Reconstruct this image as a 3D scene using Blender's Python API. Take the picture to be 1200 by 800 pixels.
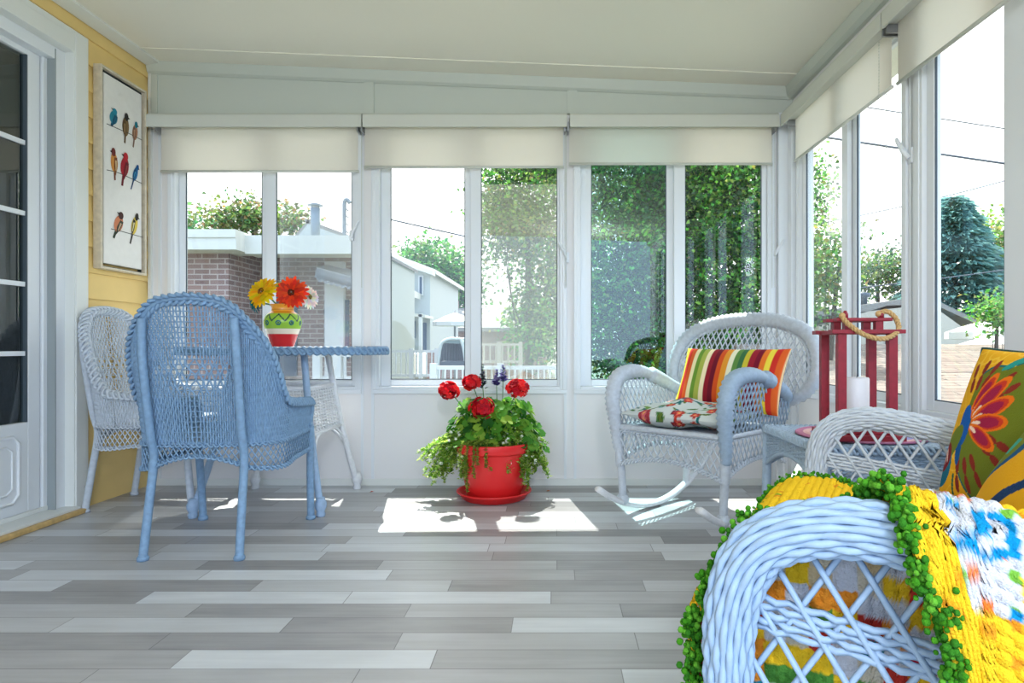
import bpy, math, random
from mathutils import Vector, Matrix, noise
PI = math.pi
R = math.radians
V = Vector
sc = bpy.context.scene
COL = sc.collection
for o in list(bpy.data.objects):
    bpy.data.objects.remove(o)

# ------------------------------------------------------------------ camera
F = 740.0; VX = 650.0; VY = 404.0; CH = 0.77       # focal length (px), vanishing point, eye height
cam_d = bpy.data.cameras.new('camera'); cam = bpy.data.objects.new('camera', cam_d); COL.objects.link(cam)
cam.location = (0, 0, CH); cam.rotation_euler = (PI/2, 0, 0)
cam_d.sensor_width = 36; cam_d.lens = 36*F/1200
cam_d.shift_x = -(VX-600)/1200; cam_d.shift_y = (VY-400)/1200
cam_d.clip_start = 0.05; cam_d.clip_end = 400
sc.camera = cam

# ------------------------------------------------------------------ sky, sun, exposure
EXPOSURE = 0.85
SKY_FRONT = (1.0, 1.0, 1.0); SKY_BACK = (0.72, 0.95, 1.3)
SKY_S = 1.6
SUN_S = 8.0
w = bpy.data.worlds.new('sky'); sc.world = w; w.use_nodes = True
nt = w.node_tree; nt.nodes.clear()
out = nt.nodes.new('ShaderNodeOutputWorld'); bg = nt.nodes.new('ShaderNodeBackground')
tc = nt.nodes.new('ShaderNodeTexCoord'); sx = nt.nodes.new('ShaderNodeSeparateXYZ')
mr = nt.nodes.new('ShaderNodeMapRange'); mr.inputs['From Min'].default_value = -0.5; mr.inputs['From Max'].default_value = 0.25
mx = nt.nodes.new('ShaderNodeMix'); mx.data_type = 'RGBA'
mx.inputs['A'].default_value = (*SKY_BACK, 1); mx.inputs['B'].default_value = (*SKY_FRONT, 1)
nz = nt.nodes.new('ShaderNodeTexNoise'); nz.inputs['Scale'].default_value = 4; nz.inputs['Detail'].default_value = 5
mr2 = nt.nodes.new('ShaderNodeMapRange'); mr2.inputs['From Min'].default_value = 0.35; mr2.inputs['From Max'].default_value = 0.7
mr2.inputs['To Min'].default_value = 0.0; mr2.inputs['To Max'].default_value = 0.3
ad = nt.nodes.new('ShaderNodeMath'); ad.operation = 'ADD'; ad.use_clamp = True
nt.links.new(tc.outputs['Generated'], sx.inputs[0]); nt.links.new(tc.outputs['Generated'], nz.inputs['Vector'])
nt.links.new(sx.outputs['Y'], mr.inputs['Value']); nt.links.new(nz.outputs[0], mr2.inputs['Value'])
nt.links.new(mr.outputs[0], ad.inputs[0]); nt.links.new(mr2.outputs[0], ad.inputs[1])
nt.links.new(ad.outputs[0], mx.inputs['Factor']); nt.links.new(mx.outputs['Result'], bg.inputs['Color'])
bg.inputs['Strength'].default_value = SKY_S; nt.links.new(bg.outputs[0], out.inputs[0])
sd = bpy.data.lights.new('sun', 'SUN'); sun = bpy.data.objects.new('sun', sd); COL.objects.link(sun)
sd.energy = SUN_S; sd.angle = R(0.5); sd.color = (1.0, 0.96, 0.88)
sun.location = (0, 8, 14)
sun.rotation_euler = V((0.2, -1, -1.85)).to_track_quat('-Z', 'Y').to_euler()
sc.view_settings.view_transform = 'Standard'; sc.view_settings.look = 'None'
sc.view_settings.gamma = 1; sc.view_settings.use_curve_mapping = False
sc.view_settings.exposure = EXPOSURE

# ------------------------------------------------------------------ helpers
def P(px, py, Y): return V(((px-VX)/F*Y, Y, CH-(py-VY)/F*Y))
def lin(c):
    return tuple(((x/255)/12.92 if x/255 <= 0.04045 else ((x/255+0.055)/1.055)**2.4) for x in c)

def catmull(pts, n=8, closed=False):
    pts = [V(p) for p in pts]; res = []; m = len(pts)
    rng = range(m if closed else m-1)
    for i in rng:
        if closed: p0, p1, p2, p3 = pts[(i-1) % m], pts[i], pts[(i+1) % m], pts[(i+2) % m]
        else: p0, p1, p2, p3 = pts[max(i-1, 0)], pts[i], pts[i+1], pts[min(i+2, m-1)]
        for k in range(n):
            t = k/n
            res.append(0.5*((2*p1)+(p2-p0)*t+(2*p0-5*p1+4*p2-p3)*t*t+(3*p1-p0-3*p2+p3)*t**3))
    if not closed: res.append(pts[-1])
    return res
def resample(pts, step):
    L = [0]
    for a, b in zip(pts, pts[1:]): L.append(L[-1]+(b-a).length)
    n = max(2, int(L[-1]/step)); res = []; j = 0
    for i in range(n+1):
        d = L[-1]*i/n
        while j < len(L)-2 and L[j+1] < d: j += 1
        s = (d-L[j])/max(1e-9, L[j+1]-L[j]); res.append(pts[j].lerp(pts[j+1], s))
    return res
def frames(pts, up=None):
    fr = []; N = None
    for i in range(len(pts)):
        t = (pts[min(i+1, len(pts)-1)]-pts[max(i-1, 0)])
        if t.length < 1e-9: t = V((0, 0, 1))
        t.normalize()
        if N is None:
            u = V(up) if up else (V((0, 0, 1)) if abs(t.z) < 0.9 else V((1, 0, 0)))
            N = (u-t*u.dot(t))
            if N.length < 1e-6: N = V((0, 1, 0))-t*t.y
            N.normalize()
        else:
            N = N-t*N.dot(t)
            if N.length < 1e-6: N = t.orthogonal()
            N.normalize()
        fr.append((t, N, t.cross(N)))
    return fr
def interp(keys, x):
    if x <= keys[0][0]: return keys[0][1]
    for (a, b), (c, d) in zip(keys, keys[1:]):
        if x <= c:
            s = (x-a)/(c-a); s = s*s*(3-2*s)*0.5+s*0.5
            return b+(d-b)*s
    return keys[-1][1]

class MB:
    def __init__(s): s.v = []; s.f = []; s.m = []; s.c = []
    def face(s, idx, mi=0): s.f.append(tuple(idx)); s.m.append(mi)
    def col(s, c, n=1): s.c += [c]*n
    def box(s, x0, y0, z0, x1, y1, z1, T=None, mi=0):
        b = len(s.v)
        for x in (x0, x1):
            for y in (y0, y1):
                for z in (z0, z1):
                    s.v.append(V(T(x, y, z)) if T else V((x, y, z)))
        for q in ((0, 1, 3, 2), (4, 6, 7, 5), (0, 4, 5, 1), (2, 3, 7, 6), (0, 2, 6, 4), (1, 5, 7, 3)):
            s.face([b+i for i in q], mi)
    def prism(s, poly, ext, mi=0):        # poly: list of 3-D points, ext: vector
        b = len(s.v); n = len(poly); e = V(ext)
        s.v += [V(p) for p in poly]+[V(p)+e for p in poly]
        s.face(range(b, b+n), mi); s.face(range(b+2*n-1, b+n-1, -1), mi)
        for i in range(n):
            j = (i+1) % n; s.face((b+i, b+n+i, b+n+j, b+j), mi)
    def tube(s, pts, r, n=6, up=None, cap=True, mi=0, closed=False, flat=1.0):
        pts = [V(p) for p in pts]; fr = frames(pts, up); b = len(s.v); m = len(pts)
        for i, p in enumerate(pts):
            rr = r[i] if isinstance(r, (list, tuple)) else r
            t, N, B = fr[i]
            for k in range(n):
                a = 2*PI*k/n
                s.v.append(p+N*(math.cos(a)*rr*flat)+B*(math.sin(a)*rr))
        for i in range(m-1 if not closed else m):
            i2 = (i+1) % m
            for k in range(n):
                k2 = (k+1) % n
                s.face((b+i*n+k, b+i*n+k2, b+i2*n+k2, b+i2*n+k), mi)
        if cap and not closed:
            s.face([b+k for k in range(n-1, -1, -1)], mi); s.face([b+(m-1)*n+k for k in range(n)], mi)
    def wrapped(s, ctrl, r, pitch=0.007, n=9, ridge=0.12, closed=False, mi=0, smooth=8):
        pts = catmull(ctrl, smooth, closed) if smooth else [V(p) for p in ctrl]
        if closed: pts = pts+[pts[0]]
        pts = resample(pts, pitch/2); m = len(pts)
        rs = []
        for i in range(m):
            rr = r if not callable(r) else r(i/(m-1))
            rs.append(rr*(1 if i % 2 else 1-ridge))
        if closed: pts = pts[:-1]; rs = rs[:-1]
        s.tube(pts, rs, n, closed=closed, mi=mi)
    def lathe(s, prof, n=32, c=(0, 0, 0), colf=None, mi=0):
        b = len(s.v); c = V(c); m = len(prof)
        for i, (r, z) in enumerate(prof):
            for k in range(n):
                a = 2*PI*k/n; s.v.append(c+V((r*math.cos(a), r*math.sin(a), z)))
                if colf: s.c.append(colf(a, z))
        for i in range(m-1):
            for k in range(n):
                k2 = (k+1) % n; s.face((b+i*n+k, b+i*n+k2, b+(i+1)*n+k2, b+(i+1)*n+k), mi)
        if prof[0][0] > 1e-6: s.face([b+k for k in range(n-1, -1, -1)], mi)
        if prof[-1][0] > 1e-6: s.face([b+(m-1)*n+k for k in range(n)], mi)
    def ball(s, c, r, n=8, sz=1.0, mi=0, col=None):
        m = max(4, n//2+1)
        k0 = len(s.v)
        s.lathe([(max(1e-7, r*math.sin(PI*i/m)), -r*sz*math.cos(PI*i/m)) for i in range(m+1)], n, c, mi=mi)
        if col: s.c += [col]*(len(s.v)-k0)
    def grid(s, fn, nu, nv, colf=None, mi=0, flip=False):
        b = len(s.v)
        for i in range(nu+1):
            for j in range(nv+1):
                u, v = i/nu, j/nv; s.v.append(V(fn(u, v)))
                if colf: s.c.append(colf(u, v))
        for i in range(nu):
            for j in range(nv):
                a = b+i*(nv+1)+j; q = (a, a+nv+1, a+nv+2, a+1)
                s.face(q[::-1] if flip else q, mi)
    def leaf(s, p, d, n, L, W, col=None, fold=0.15):
        d = d.normalized(); sd_ = d.cross(n)
        if sd_.length < 1e-5: sd_ = d.orthogonal()
        sd_.normalize(); n = sd_.cross(d); b = len(s.v)
        s.v += [p, p+d*L*0.45+sd_*W*0.5+n*L*fold, p+d*L, p+d*L*0.45-sd_*W*0.5+n*L*fold]
        s.face((b, b+1, b+2)); s.face((b, b+2, b+3))
        if col: s.c += [col]*4
    def build(s, name, mat, parent=None, smooth=True, bevel=0.0, label=None, kind=None):
        me = bpy.data.meshes.new(name); me.from_pydata([tuple(v) for v in s.v], [], s.f)
        mats = mat if isinstance(mat, (list, tuple)) else [mat]
        for m_ in mats: me.materials.append(m_)
        if len(mats) > 1: me.polygons.foreach_set('material_index', s.m)
        if s.c and len(s.c) == len(s.v):
            ca = me.color_attributes.new('Col', 'FLOAT_COLOR', 'POINT')
            fl = []
            for c in s.c: fl += [c[0], c[1], c[2], 1.0]
            ca.data.foreach_set('color', fl)
        if smooth: me.polygons.foreach_set('use_smooth', [True]*len(me.polygons))
        me.update()
        o = bpy.data.objects.new(name, me); COL.objects.link(o)
        if parent: o.parent = parent
        if bevel:
            b = o.modifiers.new('bevel', 'BEVEL'); b.width = bevel; b.segments = 2; b.limit_method = 'ANGLE'; b.angle_limit = R(40)
        if label: o['label'] = label
        if kind: o['kind'] = kind
        return o

def tag(o, label, cat, group=None, kind=None):
    o['label'] = label; o['category'] = cat
    if group: o['group'] = group
    if kind: o['kind'] = kind
    return o
def thing(name, label, cat, loc=(0, 0, 0), rz=0, group=None):
    o = bpy.data.objects.new(name, None); COL.objects.link(o); o.empty_display_size = 0.1
    o.location = loc; o.rotation_euler = (0, 0, rz)
    return tag(o, label, cat, group)
def struct(name, loc=(0, 0, 0)):
    o = bpy.data.objects.new(name, None); COL.objects.link(o); o.location = loc; o['kind'] = 'structure'; return o
def dup(root, loc, rz, label):
    r = root.copy(); COL.objects.link(r); r.location = loc; r.rotation_euler = (0, 0, rz); r['label'] = label
    for ch in list(root.children):
        c = ch.copy(); COL.objects.link(c); c.parent = r
        for g in list(ch.children):
            d = g.copy(); COL.objects.link(d); d.parent = c
    return r

class NT:                                   # tiny node-graph helper
    def __init__(s, n): s.n = n
    def math(s, op, a, b=None, c=None):
        k = s.n.nodes.new('ShaderNodeMath'); k.operation = op
        for i, x in enumerate((a, b, c)):
            if x is None: continue
            if isinstance(x, (int, float)): k.inputs[i].default_value = x
            else: s.n.links.new(x, k.inputs[i])
        return k.outputs[0]
# ------------------------------------------------------------------ materials
def new_mat(name):
    m = bpy.data.materials.new(name); m.use_nodes = True
    n = m.node_tree; b = n.nodes['Principled BSDF']; return m, n, b
def mat(name, c, rough=0.5, var=0.0, scale=20, bump=0.0, bscale=200, metal=0.0, spec=0.5):
    m, n, b = new_mat(name); c = lin(c)
    b.inputs['Base Color'].default_value = (*c, 1); b.inputs['Roughness'].default_value = rough
    b.inputs['Metallic'].default_value = metal; b.inputs['Specular IOR Level'].default_value = spec
    t = n.nodes.new('ShaderNodeTexCoord')
    if var:
        z = n.nodes.new('ShaderNodeTexNoise'); z.inputs['Scale'].default_value = scale; z.inputs['Detail'].default_value = 6
        r_ = n.nodes.new('ShaderNodeValToRGB'); r_.color_ramp.elements[0].position = 0.3; r_.color_ramp.elements[1].position = 0.7
        r_.color_ramp.elements[0].color = (*[x*(1-var) for x in c], 1); r_.color_ramp.elements[1].color = (*[min(1, x*(1+var*0.6)) for x in c], 1)
        n.links.new(t.outputs['Object'], z.inputs['Vector']); n.links.new(z.outputs[0], r_.inputs[0]); n.links.new(r_.outputs[0], b.inputs['Base Color'])
    if bump:
        z2 = n.nodes.new('ShaderNodeTexNoise'); z2.inputs['Scale'].default_value = bscale; z2.inputs['Detail'].default_value = 3
        bp = n.nodes.new('ShaderNodeBump'); bp.inputs['Strength'].default_value = bump; bp.inputs['Distance'].default_value = 0.002
        n.links.new(t.outputs['Object'], z2.inputs['Vector']); n.links.new(z2.outputs[0], bp.inputs['Height']); n.links.new(bp.outputs[0], b.inputs['Normal'])
    return m
def vcol(name, rough=0.7, bump=0.0, bscale=300, transl=0.0, spec=0.3):
    m, n, b = new_mat(name); a = n.nodes.new('ShaderNodeAttribute'); a.attribute_name = 'Col'
    n.links.new(a.outputs['Color'], b.inputs['Base Color']); b.inputs['Roughness'].default_value = rough
    b.inputs['Specular IOR Level'].default_value = spec
    if bump:
        t = n.nodes.new('ShaderNodeTexCoord'); z2 = n.nodes.new('ShaderNodeTexNoise'); z2.inputs['Scale'].default_value = bscale
        bp = n.nodes.new('ShaderNodeBump'); bp.inputs['Strength'].default_value = bump; bp.inputs['Distance'].default_value = 0.003
        n.links.new(t.outputs['Object'], z2.inputs['Vector']); n.links.new(z2.outputs[0], bp.inputs['Height']); n.links.new(bp.outputs[0], b.inputs['Normal'])
    if transl:
        o_ = n.nodes['Material Output']; tr = n.nodes.new('ShaderNodeBsdfTranslucent'); ms = n.nodes.new('ShaderNodeMixShader')
        ms.inputs[0].default_value = transl; n.links.new(a.outputs['Color'], tr.inputs['Color'])
        n.links.new(b.outputs[0], ms.inputs[1]); n.links.new(tr.outputs[0], ms.inputs[2]); n.links.new(ms.outputs[0], o_.inputs[0])
    return m
def glass(name, tint=(1, 1, 1), ior=1.45, rough=0.0):
    m, n, b = new_mat(name); n.nodes.remove(b); o_ = n.nodes['Material Output']
    tr = n.nodes.new('ShaderNodeBsdfTransparent'); tr.inputs[0].default_value = (*tint, 1)
    gl = n.nodes.new('ShaderNodeBsdfGlossy'); gl.inputs['Roughness'].default_value = rough
    # Schlick reflectance, the same from both faces of the thin pane
    lw_ = n.nodes.new('ShaderNodeLayerWeight'); lw_.inputs[0].default_value = 0.5; f0 = ((ior-1)/(ior+1))**2; g_ = NT(n)
    fac = g_.math('ADD', f0, g_.math('MULTIPLY', g_.math('POWER', lw_.outputs['Facing'], 5.0), 1-f0)); ms = n.nodes.new('ShaderNodeMixShader')
    n.links.new(fac, ms.inputs[0]); n.links.new(tr.outputs[0], ms.inputs[1]); n.links.new(gl.outputs[0], ms.inputs[2]); n.links.new(ms.outputs[0], o_.inputs[0])
    return m
def fabric_screen(name, c, opac, transl=0.5):
    m, n, b = new_mat(name); n.nodes.remove(b); o_ = n.nodes['Material Output']; c = lin(c)
    tr = n.nodes.new('ShaderNodeBsdfTransparent')
    di = n.nodes.new('ShaderNodeBsdfDiffuse'); di.inputs[0].default_value = (*c, 1)
    tl = n.nodes.new('ShaderNodeBsdfTranslucent'); tl.inputs[0].default_value = (*c, 1)
    m1 = n.nodes.new('ShaderNodeMixShader'); m1.inputs[0].default_value = transl
    m2 = n.nodes.new('ShaderNodeMixShader'); m2.inputs[0].default_value = opac
    n.links.new(di.outputs[0], m1.inputs[1]); n.links.new(tl.outputs[0], m1.inputs[2])
    n.links.new(tr.outputs[0], m2.inputs[1]); n.links.new(m1.outputs[0], m2.inputs[2]); n.links.new(m2.outputs[0], o_.inputs[0])
    return m

def floor_material():
    m, n, b = new_mat('grey_wood_look_plank'); g = NT(n)
    t = n.nodes.new('ShaderNodeTexCoord'); s = n.nodes.new('ShaderNodeSeparateXYZ'); n.links.new(t.outputs['Object'], s.inputs[0])
    x, y = s.outputs[0], s.outputs[1]
    yw = g.math('DIVIDE', g.math('ADD', y, 0.012), 0.0945); row = g.math('FLOOR', yw); fy = g.math('FRACT', yw)
    w1 = n.nodes.new('ShaderNodeTexWhiteNoise'); w1.noise_dimensions = '1D'; n.links.new(row, w1.inputs['W'])
    xl = g.math('DIVIDE', g.math('ADD', x, g.math('MULTIPLY', w1.outputs[0], 5.0)), 0.62); col = g.math('FLOOR', xl); fx = g.math('FRACT', xl)
    cx = n.nodes.new('ShaderNodeCombineXYZ'); n.links.new(col, cx.inputs[0]); n.links.new(row, cx.inputs[1])
    w2 = n.nodes.new('ShaderNodeTexWhiteNoise'); w2.noise_dimensions = '2D'; n.links.new(cx.outputs[0], w2.inputs['Vector'])
    # board split: a quarter of the planks have a second printed tone
    mp = n.nodes.new('ShaderNodeCombineXYZ')
    n.links.new(g.math('MULTIPLY', x, 2.2), mp.inputs[0]); n.links.new(g.math('MULTIPLY', y, 60.0), mp.inputs[1]); n.links.new(g.math('MULTIPLY', w2.outputs[0], 40.0), mp.inputs[2])
    nz = n.nodes.new('ShaderNodeTexNoise'); nz.inputs['Scale'].default_value = 1.0; nz.inputs['Detail'].default_value = 5; n.links.new(mp.outputs[0], nz.inputs['Vector'])
    mp2 = n.nodes.new('ShaderNodeCombineXYZ')
    n.links.new(g.math('MULTIPLY', x, 5.0), mp2.inputs[0]); n.links.new(g.math('MULTIPLY', y, 16.0), mp2.inputs[1]); n.links.new(g.math('MULTIPLY', w2.outputs[0], 60.0), mp2.inputs[2])
    nz2 = n.nodes.new('ShaderNodeTexNoise'); nz2.inputs['Scale'].default_value = 1.0; nz2.inputs['Detail'].default_value = 4; n.links.new(mp2.outputs[0], nz2.inputs['Vector'])
    val = g.math('ADD', g.math('MULTIPLY', w2.outputs[0], 0.80), g.math('ADD', g.math('MULTIPLY', nz.outputs[0], 0.30), g.math('MULTIPLY', nz2.outputs[0], 0.30)))
    val = g.math('SUBTRACT', val, 0.25)
    rp = n.nodes.new('ShaderNodeValToRGB'); el = rp.color_ramp.elements
    cs = [(0.0, (132, 131, 132)), (0.22, (160, 159, 160)), (0.5, (182, 183, 185)), (0.75, (200, 203, 207)), (1.0, (224, 227, 231))]
    el[0].position, el[0].color = cs[0][0], (*lin(cs[0][1]), 1); el[1].position, el[1].color = cs[-1][0], (*lin(cs[-1][1]), 1)
    for p_, c_ in cs[1:-1]:
        e = el.new(p_); e.color = (*lin(c_), 1)
    n.links.new(val, rp.inputs[0])
    e1 = g.math('LESS_THAN', fy, 0.028); e2 = g.math('LESS_THAN', fx, 0.004); ed = g.math('MAXIMUM', e1, e2)
    mx = n.nodes.new('ShaderNodeMix'); mx.data_type = 'RGBA'; n.links.new(g.math('MULTIPLY', ed, 0.75), mx.inputs['Factor'])
    n.links.new(rp.outputs[0], mx.inputs['A']); mx.inputs['B'].default_value = (*lin((96, 94, 94)), 1)
    n.links.new(mx.outputs['Result'], b.inputs['Base Color']); b.inputs['Roughness'].default_value = 0.38
    bp = n.nodes.new('ShaderNodeBump'); bp.inputs['Strength'].default_value = 0.25; bp.inputs['Distance'].default_value = 0.002
    n.links.new(g.math('SUBTRACT', nz.outputs[0], ed), bp.inputs['Height']); n.links.new(bp.outputs[0], b.inputs['Normal'])
    return m
def brick_material(name, c1, c2, mortar, bw=0.22, bh=0.075, axis='X'):
    m, n, b = new_mat(name); t = n.nodes.new('ShaderNodeTexCoord'); s = n.nodes.new('ShaderNodeSeparateXYZ'); n.links.new(t.outputs['Object'], s.inputs[0])
    k = n.nodes.new('ShaderNodeCombineXYZ'); n.links.new(NT(n).math('ADD', s.outputs[0], s.outputs[1]), k.inputs[0]); n.links.new(s.outputs[2], k.inputs[1])
    br = n.nodes.new('ShaderNodeTexBrick'); n.links.new(k.outputs[0], br.inputs['Vector'])
    br.inputs['Color1'].default_value = (*lin(c1), 1); br.inputs['Color2'].default_value = (*lin(c2), 1); br.inputs['Mortar'].default_value = (*lin(mortar), 1)
    br.inputs['Scale'].default_value = 1; br.inputs['Brick Width'].default_value = bw; br.inputs['Row Height'].default_value = bh; br.inputs['Mortar Size'].default_value = bh*0.12
    n.links.new(br.outputs[0], b.inputs['Base Color']); b.inputs['Roughness'].default_value = 0.9
    return m

M = {}
M['floor'] = floor_material()
M['ceiling'] = mat('white_ceiling_panel', (238, 234, 220), 0.45)
M['siding'] = mat('yellow_painted_siding', (238, 205, 132), 0.5, 0.04, 8)
M['wall'] = mat('white_painted_panel', (232, 230, 230), 0.45)
M['header'] = mat('pale_grey_painted_panel', (198, 204, 196), 0.5)
M['trim'] = mat('white_trim', (226, 228, 224), 0.45)
M['vinyl'] = mat('white_vinyl', (228, 232, 236), 0.35)
M['gasket'] = mat('grey_gasket', (70, 82, 92), 0.6)
M['glass'] = glass('window_glass', (0.96, 0.98, 0.98))
M['teal_reflect_glass'] = glass('teal_reflection_tint_glass', (0.72, 0.90, 0.93), 1.7)  # teal tint put in for the pane's reflections and doubled glass
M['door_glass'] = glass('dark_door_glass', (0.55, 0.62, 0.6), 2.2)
M['screen'] = fabric_screen('insect_mesh', (196, 198, 184), 0.24, 0.08)
M['screen2'] = fabric_screen('fine_insect_mesh', (190, 196, 202), 0.13, 0.08)
M['blind'] = fabric_screen('cream_blind_fabric', (243, 240, 233), 1.0, 0.6)
M['cassette'] = mat('cream_white_plastic', (206, 208, 199), 0.45)
M['metal'] = mat('grey_metal', (150, 152, 155), 0.35, metal=0.6)
M['wood'] = mat('pale_oak', (206, 172, 110), 0.5, 0.25, 30)
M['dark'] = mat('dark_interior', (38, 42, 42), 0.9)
M['darkgap'] = mat('dark_seam', (70, 68, 62), 0.8)
M['wk_blue'] = mat('blue_painted_wicker', (124, 156, 188), 0.55, 0.16, 60)
M['wk_pale'] = mat('pale_grey_blue_painted_wicker', (196, 204, 214), 0.55, 0.12, 60)
M['wk_white'] = mat('white_painted_wicker', (228, 230, 234), 0.55, 0.08, 60)
M['wk_sky'] = mat('light_blue_paint_skylight_wicker', (156, 182, 212), 0.55, 0.10, 60)  # pale wicker paint with skylight blue mixed into the colour
M['wk_greyblue'] = mat('grey_blue_paint_shade_wicker', (160, 180, 200), 0.55, 0.12, 60)  # side table paint; also the shaded copy on one rocking chair arm
# ------------------------------------------------------------------ room shell
YB = 3.474; XL = -2.225; XR = 1.305; Y0 = -1.6
def CZ(x): return 2.315-0.040*(x-XL)
def st(name, mb, m, **k):
    o = mb.build(name, m, **k); o['kind'] = 'structure'; return o
b = MB(); b.box(XL-0.05, Y0, -0.12, XR+0.16, YB+0.12, 0); st('floor', b, M['floor'], smooth=False)
b = MB()
for (xa, xb) in ((XL-0.05, XR+0.45),):
    v = [V((xa, Y0, CZ(xa))), V((xb, Y0, CZ(xb))), V((xb, YB+0.35, CZ(xb))), V((xa, YB+0.35, CZ(xa)))]
    b.prism(v, (0, 0, 0.14))
st('ceiling', b, M['ceiling'], smooth=False)
# thin cover strips between the ceiling panels
b = MB()
for y in (3.27, 2.05, 0.83):
    b.prism([V((XL, y, CZ(XL)-0.004)), V((XR, y, CZ(XR)-0.004)), V((XR, y+0.012, CZ(XR)-0.004)), V((XL, y+0.012, CZ(XL)-0.004))], (0, 0, 0.006))
st('trim_1', b, M['ceiling'], smooth=False)

# back wall: low panelled wall, posts, header
BT = lambda a, d, z: (a, YB+d, z)
RT = lambda a, d, z: (XR+d, a, z)
WZ0, WZ1 = 0.52, 1.99
back_open = [(-2.105, -1.075), (-0.985, 0.050), (0.120, 1.190)]
right_open = [(2.335, 3.36), (1.225, 2.245), (0.10, 1.13), (-1.10, -0.02)]
def wall_with_openings(name, T, a0, a1, opens, top, m):
    b = MB()
    b.box(a0, 0, 0, a1, 0.06, WZ0, T)
    cur = a0
    for (p, q) in sorted(opens):
        b.box(cur, 0, WZ0, p, 0.06, WZ1, T); cur = q
    b.box(cur, 0, WZ0, a1, 0.06, WZ1, T)
    # header
    n = 12
    for i in range(n):
        x0 = a0+(a1-a0)*i/n; x1 = a0+(a1-a0)*(i+1)/n
        b.box(x0, 0, WZ1, x1, 0.06, min(top(x0), top(x1))+0.02, T)
    return st(name, b, m, smooth=False)
wall_with_openings('wall_back', BT, XL-0.05, XR+0.12, back_open, CZ, M['wall'])
wall_with_openings('wall_right', RT, Y0, YB, right_open, lambda y: CZ(XR)+0.01, M['wall'])
# header facing boards (pale grey), corner post, batten strips over the panel joints
b = MB()
v = [V((XL, YB-0.012, 2.035)), V((XR, YB-0.012, 2.035)), V((XR, YB-0.012, CZ(XR)-0.06)), V((XL, YB-0.012, CZ(XL)-0.06))]
b.prism(v, (0, 0.012, 0)); 
for x in (-1.045, 0.068): b.box(x, YB-0.022, 2.035, x+0.055, YB-0.010, CZ(x)-0.062)
b.box(XL+.016, YB-0.02, 2.035, XL+0.05, YB-0.010, CZ(XL)-0.065)
st('trim_2', b, M['header'], smooth=False)
b = MB()   # crown moulding along the back wall
v = [V((XL, YB, CZ(XL))), V((XL, YB-0.045, CZ(XL))), V((XL, YB-0.03, CZ(XL)-0.05)), V((XL, YB-0.018, CZ(XL)-0.062)), V((XL, YB, CZ(XL)-0.062))]
b.prism(v, (XR-XL, 0, CZ(XR)-CZ(XL))); st('trim_3', b, M['header'], smooth=False)
b = MB()   # crown moulding along the left wall
z = CZ(XL); v = [V((XL, Y0, z)), V((XL+0.075, Y0, z-0.003)), V((XL+0.075, Y0, z-0.012)), V((XL+0.012, Y0, z-0.022)), V((XL, Y0, z-0.022))]
b.prism(v, (0, YB-Y0, 0)); st('trim_4', b, M['trim'], smooth=False)
b = MB()   # crown moulding along the right wall
z = CZ(XR); v = [V((XR, Y0, z)), V((XR-0.05, Y0, z)), V((XR-0.04, Y0, z-0.045)), V((XR-0.02, Y0, z-0.06)), V((XR, Y0, z-0.06))]
b.prism(v, (0, YB-Y0, 0)); st('trim_5', b, M['header'], smooth=False)
b = MB()   # cover strips over the joints of the back wall
for (x, z0, z1) in ((-1.058, 0.03, 1.99), (-1.000, 0.03, 1.99), (0.058, 0.03, 1.99), (0.112, 0.03, 1.99), (1.205, 0.03, 1.99), (-2.17, 0.03, 1.99)):
    b.box(x-0.007, YB-0.006, z0, x+0.007, YB, z1)
b.box(XR-0.085, YB-0.035, 0.03, XR, YB, 2.035); b.box(XR-0.035, YB-0.085, 0.03, XR, YB, 2.035)
for (y,) in ((2.285,), (2.305,), (1.18,), (3.385,)): b.box(XR-0.006, y-0.012, 0.03, XR, y+0.012, 1.99)
st('trim_6', b, M['vinyl'], smooth=False)
b = MB(); b.box(XL, YB-0.012, 0, XR, YB, 0.035); st('baseboard_back', b, M['trim'], smooth=False)
b = MB(); b.box(XR-0.012, Y0, 0, XR, YB-0.012, 0.035); st('baseboard_right', b, M['trim'], smooth=False)

# left wall: yellow clapboards (each course tilts out a little at its foot)
DY0, DY1 = 1.02, 2.90
b = MB(); h = 0.124; nrow = 19
def clap(y0, y1, z0, z1):
    for i in range(nrow):
        a = i*h; c = min(a+h, CZ(XL)); lo = max(a, z0); hi = min(c, z1)
        if hi-lo < 0.004: continue
        f = lambda z: 0.009*(1-(z-a)/h)
        v = [V((XL-0.05, y0, lo)), V((XL-0.009+f(lo), y0, lo)), V((XL-0.009+f(hi), y0, hi)), V((XL-0.05, y0, hi))]
        b.prism(v, (0, y1-y0, 0))
clap(DY1, YB, 0, 3); clap(Y0, DY0, 0, 3); clap(DY0, DY1, 2.2, 3)
b.box(XL-0.16, DY1, 0, XL-0.04, YB+0.12, 2.33); b.box(XL-0.16, Y0, 0, XL-0.04, DY0, 2.33); b.box(XL-0.16, DY0, 2.2, XL-0.04, DY1, 2.33)
st('wall_left', b, M['siding'], smooth=False)
b = MB(); b.box(XL, YB-0.02, 0.0, XL+0.015, YB, CZ(XL)-0.03); st('trim_7', b, M['trim'], smooth=False)

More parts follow.
